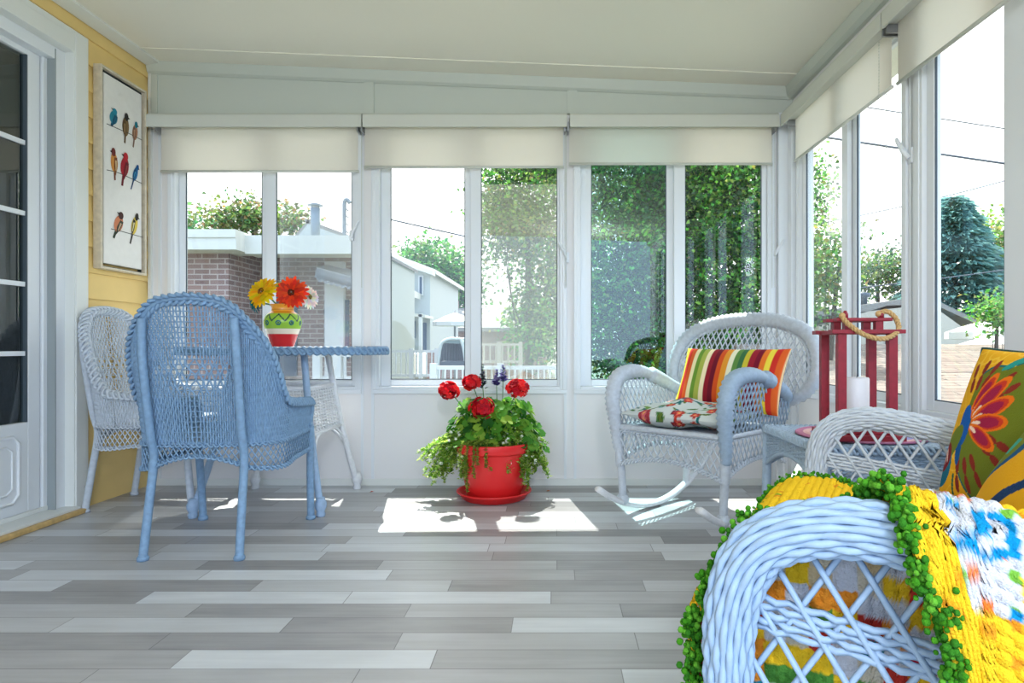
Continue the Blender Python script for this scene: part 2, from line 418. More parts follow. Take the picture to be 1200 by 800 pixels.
# patio door in the left wall
M['seal'] = mat('light_grey_seal', (150, 158, 160), .6)
d1 = struct('door_1', (XL, 0, 0))
DT = lambda a, d, z: (d, a, z)
b = MB(); ZT = 2.215
for (y0, y1, z0, z1) in ((2.90-0.005, 2.985, 0, ZT), (0.94, DY0+0.005, 0, ZT), (DY0, 2.90, ZT-0.105, ZT)):
    b.box(y0, -0.04, z0, y1, 0.022, z1, DT)
    b.box(y0+0.006, 0.018, z0, y1-0.02, 0.028, z1-0.006 if z0 == 0 else z1-0.03, DT)
b.build('casing', M['trim'], d1, smooth=False, bevel=0.003)
b = MB()
for (y0, y1) in ((2.84, 2.90), (DY0, DY0+0.06)):
    b.box(y0, -0.16, 0.03, y1, -0.02, 2.11, DT)
b.box(2.815, -0.16, 0.03, 2.84, -0.055, 2.085, DT); b.box(DY0+.06, -0.16, 0.03, DY0+.08, -0.055, 2.085, DT)
b.box(DY0+0.06, -0.16, 2.055, 2.84, -0.02, 2.11, DT)
b.build('jamb', M['vinyl'], d1, smooth=False, bevel=0.003)
b = MB(); b.box(2.836, -0.06, 0.03, 2.841, -0.018, 2.10, DT); b.build('weather_seal', M['seal'], d1, smooth=False)
for k, (y0, y1) in enumerate(((1.95, 2.81), (DY0+0.07, 1.95))):
    leafp = MB(); dd = -0.065-0.045*k
    s0, s1 = y0+0.075, y1-0.065
    leafp.box(y0, dd-0.04, 0.045, s0, dd, 2.055, DT); leafp.box(s1, dd-0.04, 0.045, y1, dd, 2.055, DT)
    leafp.box(s0, dd-0.04, 0.045, s1, dd, 0.435, DT); leafp.box(s0, dd-0.04, 2.03, s1, dd, 2.055, DT)
    lo = leafp.build('door_leaf', M['vinyl'], d1, smooth=False, bevel=0.004)
    mo = MB()
    pts = [V((dd+0.002, y, z)) for y, z in ((s0+0.05, 0.13), (s0+0.05, 0.35), (s0+0.08, 0.38), (s1-0.08, 0.38), (s1-0.05, 0.35), (s1-0.05, 0.13), (s1-0.08, 0.10), (s0+0.08, 0.10))]
    mo.tube(pts, 0.008, 6, closed=True)
    pts = [V((dd+0.001, p.y+(0.03 if p.y < (s0+s1)/2 else -0.03), 0.24+(p.z-0.24)*0.72)) for p in pts]
    mo.tube(pts, 0.005, 6, closed=True); mo.build('panel_moulding', M['vinyl'], lo)
    g = MB(); g.box(s0, dd-0.024, 0.435, s1, dd-0.016, 2.03, DT); g.build('pane', M['door_glass'], lo, smooth=False)
    mu = MB()
    for z in (0.733, 1.033, 1.34, 1.646): mu.box(s0, dd-0.016, z-0.010, s1, dd-0.006, z+0.010, DT)
    mu.box((s0+s1)/2-0.01, dd-0.016, 0.435, (s0+s1)/2+0.01, dd-0.007, 2.03, DT)
    mu.build('muntin', M['vinyl'], lo, smooth=False)
    sh = MB(); sh.box(s1-0.007, dd-0.03, 0.435, s1, dd-0.001, 2.03, DT); sh.build('glazing_bead', M['gasket'], lo, smooth=False)
b = MB(); b.box(DY0, -0.16, 0.0, 2.90, 0.05, 0.03, DT); b.box(DY0, -0.10, 0.03, 2.86, -0.09, 0.05, DT); b.box(DY0, -0.06, 0.03, 2.86, -0.052, 0.05, DT)
b.build('sill_track', M['trim'], d1, smooth=False, bevel=0.003)
b = MB(); b.box(0.94, 0.05, 0.0, 2.905, 0.078, 0.022, DT); b.build('threshold', M['wood'], d1, smooth=False, bevel=0.006)
# the dark room behind the patio door
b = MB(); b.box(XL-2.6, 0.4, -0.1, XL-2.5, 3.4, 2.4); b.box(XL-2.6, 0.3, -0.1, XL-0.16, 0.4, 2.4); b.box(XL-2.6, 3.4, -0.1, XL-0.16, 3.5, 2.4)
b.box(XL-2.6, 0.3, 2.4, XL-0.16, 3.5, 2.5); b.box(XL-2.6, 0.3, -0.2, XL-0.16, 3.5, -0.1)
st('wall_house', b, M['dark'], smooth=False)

# ------------------------------------------------------------------ windows
def crank(T, a, z, s=1):
    b = MB(); b.box(a-0.012, -0.012, z-0.028, a+0.012, 0.0, z+0.028, T)
    b.tube([V(T(a, -0.015, z-0.01)), V(T(a+0.012*s, -0.03, z+0.02)), V(T(a+0.038*s, -0.036, z+0.062)), V(T(a+0.045*s, -0.036, z+0.075))], [0.009, 0.010, 0.008, 0.007], 8)
    return b
def window(name, T, a0, a1, gl, gz, m_l, m_r, latch, screen=None, screen_m=None, screen_top=1.667, sgn=1):
    w_ = struct(name)
    (l0, l1), (r0, r1) = gl; z0, z1 = gz
    # outer frame
    b = MB(); e = 0.004
    fw = 0.022
    b.box(a0+e, -0.012, WZ0+e, a0+fw, 0.056, WZ1-e, T); b.box(a1-fw, -0.012, WZ0+e, a1-e, 0.056, WZ1-e, T)
    b.box(a0+fw, -0.012, WZ0+e, a1-fw, 0.056, WZ0+0.022, T); b.box(a0+fw, -0.012, WZ1-0.025, a1-fw, 0.056, WZ1-e, T)
    # flat interior casing bead
    b.box(a0-0.016, -0.016, WZ0+0.006, a0+0.006, -0.004, WZ1, T); b.box(a1-0.006, -0.016, WZ0+0.006, a1+0.016, -0.004, WZ1, T); b.box(a0-0.016, -0.016, WZ0-0.018, a1+0.016, -0.004, WZ0+0.006, T)
    b.build('frame', M['vinyl'], w_, smooth=False, bevel=0.002)
    mid = (l1+r0)/2
    for (g0, g1, x0, x1, d0, mg) in ((l0, l1, a0+fw, mid+0.012, 0.028, m_l), (r0, r1, mid-0.012, a1-fw, 0.004, m_r)):
        s = MB()
        s.box(x0, d0, WZ0+0.022, g0, d0+0.022, WZ1-0.025, T); s.box(g1, d0, WZ0+0.022, x1, d0+0.022, WZ1-0.025, T)
        s.box(g0, d0, WZ0+0.022, g1, d0+0.022, z0, T); s.box(g0, d0, z1, g1, d0+0.022, WZ1-0.025, T)
        so = s.build('sash', M['vinyl'], w_, smooth=False, bevel=0.003)
        p = MB(); p.box(g0-0.003, d0+0.010, z0-0.003, g1+0.003, d0+0.014, z1+0.003, T); p.build('pane', M[mg], so, smooth=False)
        gk = MB(); t = 0.004
        gk.box(g0, d0+0.003, z0, g0+t, d0+0.010, z1, T); gk.box(g1-t, d0+0.003, z0, g1, d0+0.010, z1, T); gk.box(g0, d0+0.003, z0, g1, d0+0.010, z0+t, T)
        gk.build('gasket', M['gasket'], so, smooth=False)
    if screen:
        p = MB(); x0, x1 = screen
        p.box(x0, 0.053, z0-0.01, x1, 0.0545, screen_top, T); p.build('insect_screen', M[screen_m or 'screen'], w_, smooth=False)
    for (a, z, s) in latch: crank(T, a, z, s).build('latch', M['vinyl'], w_, smooth=False, bevel=0.002)
    return w_
S = 213.0
def bx(px): return (px-VX)/S
GZ = (0.578, 1.95)
window('window_1', BT, *back_open[0], ((bx(214), bx(304.5)), (bx(323), bx(412))), GZ, 'glass', 'glass', [(-1.115, 1.37, 1)], (bx(323), bx(414)), 'screen2', 1.90)
window('window_2', BT, *back_open[1], ((bx(456), bx(544)), (bx(563.5), bx(653))), GZ, 'glass', 'glass', [(0.068, 1.25, -1)], (bx(560), bx(655)), 'screen')
window('window_3', BT, *back_open[2], ((bx(693), bx(782)), (bx(803), bx(893))), GZ, 'teal_reflect_glass', 'glass', [(1.205, 1.27, 1)])
for i, (a0, a1) in enumerate(right_open):
    q = a1-a0; m_ = (a0+a1)/2
    window('window_%d' % (4+i), RT, a0, a1, ((a0+0.065, m_-0.055), (m_+(0.105 if i == 1 else 0.035), a1-0.065)), GZ, 'glass', 'glass', [(a0-0.035, 1.46, 1)])

# ------------------------------------------------------------------ roller blinds
def blind(T, c0, c1, f0, f1, zb, label, chain_a, side, zc0=1.937, zc1=2.012):
    c = T((c0+c1)/2, 0, 2.0)
    t = thing('roller_blind', label, 'blind', c, 0, 'roller blinds above the windows')
    off = V(c); TT = lambda a, d, z: V(T(a, d, z))-off
    b = MB()
    prof = [(-0.002, zc0+0.012), (-0.002, zc1), (-0.085, zc1), (-0.098, zc1-0.012), (-0.098, zc0), (-0.090, zc0), (-0.088, zc0+0.012)]
    v0 = [TT(c0, d, z) for d, z in prof]; e = TT(c1, 0, 2)-TT(c0, 0, 2); b.prism(v0, e)
    b.build('valance', M['cassette'], t, smooth=False)
    b = MB(); n = 24
    b.box(f0, -0.0465, zb, f1, -0.0455, zc0+0.03, TT); b.build('fabric', M['blind'], t, smooth=False)
    b = MB(); b.tube([TT(f0-0.004, -0.046, zb), TT(f1+0.004, -0.046, zb)], 0.007, 8); b.build('bottom_bar', M['cassette'], t)
    for a in (f0-0.012, f1+0.004):
        b = MB(); b.box(a, -0.085, zc0-0.02, a+0.008, -0.02, zc0+0.03, TT); b.build('bracket', M['metal'], t, smooth=False)
    b = MB()
    for dx in (0, 0.006):
        z = zc0-0.0
        b.tube([TT(chain_a+dx, -0.03-dx*4, zc0), TT(chain_a+dx, -0.03-dx*4, 1.08)], 0.0012, 4)
        zz = zc0
        while zz > 1.08:
            b.ball(TT(chain_a+dx, -0.03-dx*4, zz), 0.0024, 5); zz -= 0.012
    b.build('bead_chain', M['cassette'], t)
blind(BT, -2.185, -1.035, -2.135, -1.068, 1.712, 'cream roller blind hanging lowest, over the left back window by the yellow wall', -1.052, 1)
blind(BT, -1.028, 0.066, -1.030, 0.046, 1.735, 'cream roller blind over the middle back window, above the red flower pot', 0.056, 1)
blind(BT, 0.082, 1.203, 0.080, 1.178, 1.752, 'cream roller blind over the right back window, above the wicker rocking chair', 1.186, 1)
blind(RT, 2.345, 3.375, 2.36, 3.30, 1.733, 'cream roller blind on the right wall over the window behind the red lantern', 2.43, 1)
blind(RT, 1.22, 2.332, 1.235, 2.315, 1.729, 'cream roller blind on the right wall nearest the camera, cut by the frame edge', 1.225, 1)

# ------------------------------------------------------------------ unseen fill lamp, added behind the camera to brighten the room
LX, LY = 0.26, -1.0
t = thing('added_fill_lamp', 'unseen fill lamp added behind the viewer to brighten the room', 'lamp', (LX, LY, CZ(LX)))
b = MB(); b.lathe([(1e-6, 0), (.06, 0), (.05, -.03), (1e-6, -.03)], 24); b.tube([V((0, 0, -.02)), V((0, 0, -.30))], .006, 8); b.lathe([(1e-6, -.29), (.03, -.29), (.035, -.33), (1e-6, -.33)], 20); b.build('fill_lamp_mount', M['metal'], t)
ld = bpy.data.lights.new('added_fill_light', 'POINT'); ld.shadow_soft_size = 0.12; ld.energy = 52; ld.color = (0.90, 0.95, 1.0)
lo_ = bpy.data.objects.new('added_fill_light', ld); COL.objects.link(lo_); lo_.parent = t; lo_.location = (0, 0, -0.46)

# ------------------------------------------------------------------ bird picture on the yellow wall
def lw(px, py, X=-2.195):
    Y = F*(-X)/(VX-px); return (Y, CH-(py-VY)/F*Y)
t = thing('bird_picture', 'tall white framed picture of birds on wires, hanging on the yellow wall', 'picture', (XL, 3.213, 1.635))
py0, py1, pz0, pz1 = 3.055-3.213, 3.372-3.213, 1.152-1.635, 2.115-1.635
b = MB(); fw = 0.012
for (y0, y1, z0, z1) in ((py0-fw, py0, pz0-fw, pz1+fw), (py1, py1+fw, pz0-fw, pz1+fw), (py0, py1, pz0-fw, pz0), (py0, py1, pz1, pz1+fw)):
    b.box(0.0, y0, z0, 0.040, y1, z1)
b.build('frame', mat('silver_edged_wood_frame', (212, 200, 178), 0.4, 0.15, 40), t, smooth=False, bevel=0.002)
b = MB(); e = 0.006
for (y0, y1, z0, z1) in ((py0, py0+e, pz0, pz1), (py1-e, py1, pz0, pz1), (py0, py1, pz0, pz0+e), (py0, py1, pz1-e, pz1)): b.box(0.001, y0, z0, 0.018, y1, z1)
b.build('shadow_gap', mat('dark_frame_liner', (52, 58, 58), 0.7), t, smooth=False)
b = MB(); b.box(0.002, py0+0.018, pz0+0.018, 0.030, py1-0.018, pz1-0.018); b.build('canvas', mat('white_canvas', (232, 230, 226), 0.7, 0.03, 30, 0.2, 400), t, smooth=False)
def bird(px, py, L, W, ang, cols, facing=1, tail=0.5):
    # plump body, head, beak, wing and tail as one slightly raised painted shape
    Y, z = lw(px, py); Y -= 3.213; z -= 1.635
    b = MB(); ca, sa = math.cos(ang), math.sin(ang)
    def q(u, v, x=0.0): return V((0.0305+x, Y+(u*ca-v*sa)*facing, z+u*sa+v*ca))
    def blob(pts, c, x):
        k = len(b.v); b.v += [q(u, v, x) for u, v in pts]; b.c += [lin(c)]*len(pts); b.face(range(k, k+len(pts)) if facing > 0 else range(k+len(pts)-1, k-1, -1))
    el = lambda cx, cy, a, bb, n=18: [(cx+a*math.cos(2*PI*i/n), cy+bb*math.sin(2*PI*i/n)) for i in range(n)]
    blob([(-0.12*W, -0.3*L), (0.14*W, -0.3*L), (0.08*W, -(0.5+tail)*L), (-0.16*W, -(0.48+tail)*L)], cols[2], 0.0006)
    blob(el(0, -0.05*L, 0.5*W, 0.40*L), cols[0], 0.0012)
    blob(el(0.06*W, 0.36*L, 0.30*W, 0.17*L), cols[1], 0.0018)
    blob([(0.30*W, 0.40*L), (0.62*W, 0.35*L), (0.30*W, 0.31*L)], (60, 50, 45), 0.0018)
    blob([(-0.42*W, 0.18*L), (-0.02*W, 0.16*L), (0.06*W, -0.22*L), (-0.12*W, -0.58*L), (-0.34*W, -0.25*L)], cols[2], 0.0024)
    blob([(-0.30*W, 0.05*L), (-0.1*W, 0.05*L), (-0.12*W, -0.35*L), (-0.22*W, -0.35*L)], cols[3], 0.003)
    return b
M['paint'] = vcol('picture_paint', 0.7)
birds = [(133, 137, .085, .055, .35, [(38, 128, 150), (40, 140, 170), (24, 80, 110), (30, 100, 130)], -1, .15),
 (147, 147, .125, .05, -.05, [(120, 96, 62), (44, 40, 40), (96, 74, 50), (160, 130, 90)], 1, .25),
 (158, 154, .105, .04, -.15, [(170, 120, 92), (30, 120, 140), (120, 88, 74), (190, 150, 120)], 1, .35),
 (133.5, 189, .125, .05, -.05, [(206, 140, 70), (110, 48, 46), (120, 66, 40), (220, 190, 140)], -1, .25),
 (146, 194, .13, .06, .2, [(168, 38, 52), (186, 40, 50), (110, 26, 42), (140, 60, 60)], -1, .35),
 (158.5, 203, .10, .035, -.35, [(40, 110, 160), (30, 90, 150), (26, 64, 110), (60, 150, 190)], 1, .5),
 (139, 261, .115, .06, .45, [(204, 128, 92), (70, 44, 40), (60, 66, 54), (190, 160, 130)], -1, .3),
 (157.5, 263, .125, .045, -.3, [(222, 196, 84), (40, 36, 34), (48, 44, 40), (230, 220, 170)], 1, .4)]
for bd in birds: bird(*bd).build('painted_bird', M['paint'], t, smooth=False)
ink = mat('dark_ink', (46, 44, 44), 0.7)
for pts in (((125, 145), (134, 149), (150, 156), (166, 164)), ((125, 199), (140, 203), (166, 215)), ((130, 268), (146, 272), (167, 278))):
    b = MB(); pp = []
    for p in pts:
        y, z = lw(*p); pp.append(V((0.0315, y-3.213, z-1.635)))
    b.tube(catmull(pp, 5), 0.0016, 5); b.build('painted_wire', ink, t)
# ------------------------------------------------------------------ wicker weaving tools
def nrm(S, u, v, e=1e-3):
    a = S(min(1, u+e), v)-S(max(0, u-e), v); b_ = S(u, min(1, v+e))-S(u, max(0, v-e)); n = a.cross(b_)
    return n.normalized() if n.length > 1e-12 else V((0, 0, 1))
def weave(mb, S, nu, nv, r, amp, sub=2, sides=5, stake_r=None, mi=0):
    """nv weavers run along u, passing over and under nu stakes that run along v"""
    sr = stake_r or r
    if stake_r != 0:
        for i in range(nu+1):
            u = i/nu
            mb.tube([S(u, j/12) for j in range(13)], sr, sides, mi=mi)
    for j in range(nv):
        v = (j+0.5)/nv; pts = []
        for k in range(nu*sub+1):
            u = k/(nu*sub); pts.append(S(u, v)+nrm(S, u, v)*(amp*math.sin(PI*u*nu+PI*j+PI/2)))
        mb.tube(pts, r, sides, mi=mi)
def clip_line(poly, p, d):
    ts = []; n = len(poly)
    for i in range(n):
        a = poly[i]; b_ = poly[(i+1) % n]; ex, ey = b_[0]-a[0], b_[1]-a[1]
        den = d[0]*ey-d[1]*ex
        if abs(den) < 1e-12: continue
        wx, wy = a[0]-p[0], a[1]-p[1]
        t = (wx*ey-wy*ex)/den; s = (wx*d[1]-wy*d[0])/den
        if 0 <= s < 1: ts.append(t)
    ts.sort(); return [(ts[i], ts[i+1]) for i in range(0, len(ts)-1, 2)]
def lattice(mb, poly, fn, step, ang, r, off=0.002, sides=5, seg=0.04, mi=0, angs=None):
    cx = sum(p[0] for p in poly)/len(poly); cy = sum(p[1] for p in poly)/len(poly)
    rad = max(math.hypot(p[0]-cx, p[1]-cy) for p in poly)
    for k, a in enumerate(angs or (ang, -ang)):
        d = (math.cos(a), math.sin(a)); nn = (-d[1], d[0]); N = int(rad/step)+2
        for i in range(-N, N+1):
            p = (cx+nn[0]*i*step, cy+nn[1]*i*step)
            for (t0, t1) in clip_line(poly, p, d):
                if t1-t0 < 0.008: continue
                m = max(2, int((t1-t0)/seg)+1); pts = []
                for q in range(m+1):
                    t = t0+(t1-t0)*q/m; x, y = p[0]+d[0]*t, p[1]+d[1]*t
                    e = 1e-3; P0 = fn(x, y); nv = (fn(x+e, y)-P0).cross(fn(x, y+e)-P0)
                    if nv.length > 1e-14: nv.normalize()
                    pts.append(P0+nv*(off if k else -off))
                mb.tube(pts, r, sides, mi=mi)
def braid(mb, ctrl, wd, r, pitch=0.045, strands=4, depth=None, up=None, closed=False, smooth=8, sides=5):
    pts = catmull(ctrl, smooth, closed) if smooth else [V(p) for p in ctrl]
    if closed: pts.append(pts[0])
    pts = resample(pts, pitch/8); fr = frames(pts, up); dp = depth or wd*0.45
    for k in range(strands):
        q = []
        for i, p in enumerate(pts):
            t, N, B = fr[i]; a = 2*PI*(i*pitch/8)/pitch*0.5+2*PI*k/strands
            q.append(p+B*(wd*math.sin(a))+N*(dp*math.sin(2*a+PI/4)))
        mb.tube(q, r, sides)
def arc_poly(pts2, y0):  # close a polyline down to a base line
    return pts2

# ------------------------------------------------------------------ wicker dining chair (built facing +y)
def dchair_plan(s):
    a = abs(s); sg = 1 if s >= 0 else -1
    if a < 0.55:
        t = a/0.55*PI/2; x = 0.274*math.sin(t)**0.80; y = -0.07-0.165*max(0, math.cos(t))**0.72
    else:
        k = (a-0.55)/0.45; x = 0.274-0.024*k; y = -0.07+0.29*k
    return sg*x, y
RIMZ = [(0, .938), (.09, .928), (.15, .902), (.206, .858), (.28, .803), (.353, .738), (.41, .668), (.455, .603), (.50, .562), (.55, .546), (.70, .537), (1, .525)]
def dchair_S(s, z):
    x, y = dchair_plan(s); k = (z-0.42)/0.5
    back = max(0, min(1, (-0.02-y)/0.2))
    return V((x*(0.95+0.13*max(0, k)), y-0.06*max(0, k)*back, z))
def seat_half(y):
    lo, hi = 0.0, 1.0
    if y <= -0.234: return 0.0
    for _ in range(30):
        m = (lo+hi)/2
        if dchair_plan(m)[1] < y: lo = m
        else: hi = m
    return dchair_plan(lo)[0]*0.95
def build_dining_chair(name, label, mt):
    t = thing(name, label, 'chair', group='wicker dining chairs')
    # --- backrest: close vertical weavers on horizontal stakes, open checker oval in the middle
    b = MB(); n = 184
    for i in range(n+1):
        s = -1+2*i/n; zt = interp(RIMZ, abs(s))-0.012; z0 = 0.405; m = max(3, int((zt-z0)/0.0095)); pts = []
        for k in range(m+1):
            z = z0+(zt-z0)*k/m; x, y = dchair_plan(s)
            inside = ((s*0.60)/0.105)**2+((z-0.66)/0.058)**2 < 1 and abs(s) < 0.3
            ds = 0.0
            amp = 0.0028*math.sin(PI*(z-z0)/0.019+PI*i)
            if inside: ds = (0.9/n)*math.sin(PI*(z-z0)/0.019*0.5+PI*(i % 2)+0.5*PI*((i//2) % 2))*1.5
            p = dchair_S(s+ds, z); nn = (dchair_S(s+0.01, z)-dchair_S(s-0.01, z)).cross(V((0, 0, 1)))
            pts.append(p+nn.normalized()*amp)
        b.tube(pts, 0.0035, 5, cap=False)
    z = 0.415
    while z < 0.925:
        seg = []
        for i in range(n+1):
            s = -1+2*i/n
            if interp(RIMZ, abs(s))-0.01 > z: seg.append(dchair_S(s, z))
            elif len(seg) > 1:
                b.tube(seg, 0.0022, 4); seg = []
            else: seg = []
        if len(seg) > 1: b.tube(seg, 0.0022, 4)
        z += 0.019
    b.build('backrest', mt, t)
    # --- braided rim running from arm to arm
    b = MB(); rim = [dchair_S(-1+2*i/80, interp(RIMZ, abs(-1+2*i/80))) for i in range(81)]
    braid(b, rim, 0.018, 0.0072, 0.05, 4, 0.014, smooth=0); b.tube(resample(rim, 0.02), 0.011, 8)
    end = [rim[0], rim[0]+V((0.0, 0.018, -0.03)), V((rim[0].x*0.97, rim[0].y+0.012, 0.42))]
    b.wrapped(end, 0.013); b.wrapped([V((-p.x, p.y, p.z)) for p in end], 0.013)
    b.build('rim', mt, t)
    # --- seat
    b = MB(); ys = [-0.225+0.0062*i for i in range(73)]
    for j, y in enumerate(ys):
        h = seat_half(y)-0.004
        if h < 0.03: continue
        m = max(6, int(2*h/0.012)); b.tube([V((-h+2*h*k/m, y, 0.428-0.014*(1-((-1+2*k/m))**2)+0.0022*math.sin(PI*k+PI*j))) for k in range(m+1)], 0.003, 5)
    for i in range(-9, 10):
        x = i*0.026; yy = [y for y in ys if seat_half(y)-0.004 > abs(x)]
        if len(yy) > 2: b.tube([V((x, y, 0.424-0.014*(1-(x/0.26)**2))) for y in (yy[0], yy[len(yy)//2], yy[-1])], 0.003, 5)
    fr = [V((-0.25, 0.222, 0.424)), V((0, 0.232, 0.424)), V((0.25, 0.222, 0.424))]; b.wrapped(fr, 0.012)
    b.build('seat', mt, t)
    # --- lattice skirt
    b = MB(); loop = [dchair_S(-1+2*i/60, 0.40) for i in range(61)]; loop = [V((p.x*1.01, p.y, 0)) for p in loop]
    L = [0]
    for p, q in zip(loop, loop[1:]): L.append(L[-1]+(q-p).length)
    def unroll(x, zz):
        x = max(0, min(L[-1], x)); j = 0
        while j < len(L)-2 and L[j+1] < x: j += 1
        k = (x-L[j])/(L[j+1]-L[j]); p = loop[j].lerp(loop[j+1], k); return V((p.x, p.y, zz))
    W = L[-1]; mid = W/2; hw = 0.175
    def zbot(x):
        d = abs(x-mid)
        if d < hw: return 0.318+0.045*(1-(d/hw)**2)
        return 0.318-0.012*math.sin(min(1, (d-hw)/0.25)*PI)
    xs = [W*i/60 for i in range(61)]
    lattice(b, [(x, zbot(x)) for x in xs]+[(x, 0.402) for x in reversed(xs)], unroll, 0.0185, R(57), 0.0026)
    low = [unroll(x, zbot(x)) for x in xs]; top = [unroll(x, 0.404) for x in xs]
    braid(b, low, 0.009, 0.0042, 0.03, 3, 0.006, smooth=0); braid(b, top, 0.008, 0.004, 0.03, 3, 0.006, smooth=0)
    fz = lambda x: 0.315+0.05*(1-(x/0.24)**2)
    fx = [-0.24+0.48*i/20 for i in range(21)]
    lattice(b, [(x, fz(x)) for x in fx]+[(x, 0.41) for x in reversed(fx)], lambda x, zz: V((x, 0.228, zz)), 0.0185, R(57), 0.0026)
    b.tube([V((x, 0.228, fz(x))) for x in fx], 0.007, 7)
    b.build('skirt', mt, t)
    # --- back posts with the rear legs in one bent cane, and front legs
    for sg in (-1, 1):
        b = MB()
        b.wrapped([(sg*.170, -.275, 0.012), (sg*.166, -.245, .20), (sg*.163, -.222, .36), (sg*.163, -.245, .46), (sg*.166, -.283, .70), (sg*.162, -.298, .865)], 0.0155, 0.007, 10, 0.08)
        b.lathe([(0.0, 0), (0.019, 0), (0.020, 0.010), (0.016, 0.018), (0.0, 0.018)], 12, (sg*.170, -.275, 0))
        b.build('rear_leg', mt, t)
        b = MB(); b.wrapped([(sg*.235, .255, 0.012), (sg*.238, .240, .2), (sg*.245, .222, .415)], 0.0165, 0.007, 10, 0.08)
        b.lathe([(0.0, 0), (0.020, 0), (0.021, 0.010), (0.017, 0.018), (0.0, 0.018)], 12, (sg*.235, .255, 0))
        b.build('front_leg', mt, t)
    return t
chA = build_dining_chair('wicker_dining_chair', 'blue woven wicker dining chair seen from behind, in front of the oval table', M['wk_blue'])
chA.location = (-1.308, 2.535, 0); chA.rotation_euler = (0, 0, R(1.5))
chB = dup(chA, (-1.885, 3.075, 0), R(-90), 'pale grey wicker dining chair standing against the yellow wall, turned to the right')
for c in chB.children:
    c.data = c.data.copy(); c.data.materials[0] = M['wk_pale']

# ------------------------------------------------------------------ oval wicker table
t = thing('oval_wicker_table', 'oval wicker table with a blue braided rim, under the left back window', 'table', (-1.33, 3.105, 0))
b = MB(); A, B_ = 0.495, 0.315; ZT_ = 0.762
el = [V((A*math.cos(2*PI*i/72), B_*math.sin(2*PI*i/72), 0)) for i in range(72)]
k = len(b.v); 
b.prism([p*0.985+V((0, 0, ZT_-0.012)) for p in el], (0, 0, 0.010)); b.build('tabletop', M['wk_pale'], t, smooth=False)
b = MB(); braid(b, [p+V((0, 0, ZT_-0.02)) for p in el], 0.009, 0.0075, 0.06, 4, 0.015, up=(0, 0, 1), closed=True, smooth=2)
b.tube([p*0.985+V((0, 0, ZT_-0.02)) for p in el], 0.014, 8, closed=True); b.build('rim', M['wk_blue'], t)
feet = {(1, -1): (0.285, -0.272), (1, 1): (0.278, 0.285), (-1, -1): (-0.288, -0.300), (-1, 1): (-0.280, 0.285)}
def legx(sx, sy, z):
    fx, fy = feet[(sx, sy)]; tx, ty = sx*0.155, sy*0.15
    if z > 0.46:
        k = (0.75-z)/0.29; return V((tx+(sx*0.195-tx)*k, ty+(sy*0.19-ty)*k, z))
    k = (0.46-z)/0.46; k2 = k**1.15; return V((sx*0.195+(fx-sx*0.195)*k2, sy*0.19+(fy-sy*0.19)*k2, z))
for (sx, sy), (fx, fy) in feet.items():
    mt = M['wk_sky'] if sy < 0 else M['wk_white']  # skylight put into the colour: near legs bluer, rear legs whiter
    b = MB(); b.wrapped([legx(sx, sy, z) for z in (0.75, 0.6, 0.46, 0.3, 0.15, 0.06)], 0.0165, 0.007, 10, 0.07)
    f = legx(sx, sy, 0.03); b.lathe([(0, -0.03), (0.019, -0.03), (0.021, -0.02), (0.017, -0.008), (0.026, 0.012), (0.027, 0.028), (0.019, 0.046), (0.0165, 0.056)], 12, f)
    b.build('leg', mt, t)
def side_pt(s0, s1, u, z): return legx(*s0, z).lerp(legx(*s1, z), u)
cn = [(1, -1), (1, 1), (-1, 1), (-1, -1)]
for i in range(4):
    s0, s1 = cn[i], cn[(i+1) % 4]
    b = MB(); weave(b, lambda u, v: side_pt(s0, s1, u, 0.355+0.21*v), 11, 14, 0.0036, 0.0035, 2, 5, 0.0034)
    for z in (0.352, 0.568): b.tube([side_pt(s0, s1, u, z) for u in (0, .5, 1)], 0.009, 7)
    br = [side_pt(s0, s1, u, z) for u, z in ((0, .22), (.07, .30), (.22, .345), (.5, .352))]; b.tube(catmull(br, 5), 0.007, 6)
    br = [side_pt(s0, s1, 1-u, z) for u, z in ((0, .22), (.07, .30), (.22, .345), (.5, .352))]; b.tube(catmull(br, 5), 0.007, 6)
    b.build('woven_panel', M['wk_white'], t)
b = MB(); q = [legx(*c, 0.36) for c in cn]
b.prism([p*0.98+V((0, 0, 0.007)) for p in q], (0, 0, 0.010)); b.build('lower_shelf', M['wk_white'], t, smooth=False)

# ------------------------------------------------------------------ vase of gerberas
VC = V((-1.292, 3.0, ZT_+0.0))
t = thing('flower_vase', 'yellow, green, white and red striped vase standing on the oval table', 'vase', VC)
def vase_col(a, z):
    z = z/0.2
    c = (236, 160, 44)
    if z < 0.30: c = (204, 34, 40)
    elif z < 0.42: c = (240, 226, 204)
    elif z < 0.80:
        c = (150, 196, 62)
        tri = abs(((a/(2*PI)*9) % 1)-0.5)*2
        if abs(z-(0.60+0.16*tri)) < 0.022: c = (24, 66, 60)
        ph = ((a/(2*PI)*9+0.5) % 1)-0.5; d = math.hypot(ph*0.30, (z-0.555)*1.0)
        if 0.03 < d < 0.062: c = (20, 96, 110)
        if d < 0.022: c = (16, 60, 70)
        if z > 0.775: c = (214, 160, 44)
    elif z < 0.83: c = (214, 130, 34)
    elif 0.87 < z < 0.885: c = (176, 96, 28)
    return lin(c)
prof0 = [(0, 0.0), (.043, 0.0), (.050, .004), (.062, .04), (.077, .08), (.0845, .11), (.083, .13), (.072, .15), (.056, .163), (.050, .170), (.049, .185), (.054, .195), (.056, .2), (.052, .2), (.046, .19), (.045, .17), (.03, .165), (0, .165)]
prof = []
pr = [V((r, 0, z)) for r, z in prof0]
for p in resample(catmull(pr[1:14], 6), 0.0022): prof.append((p.x, p.z))
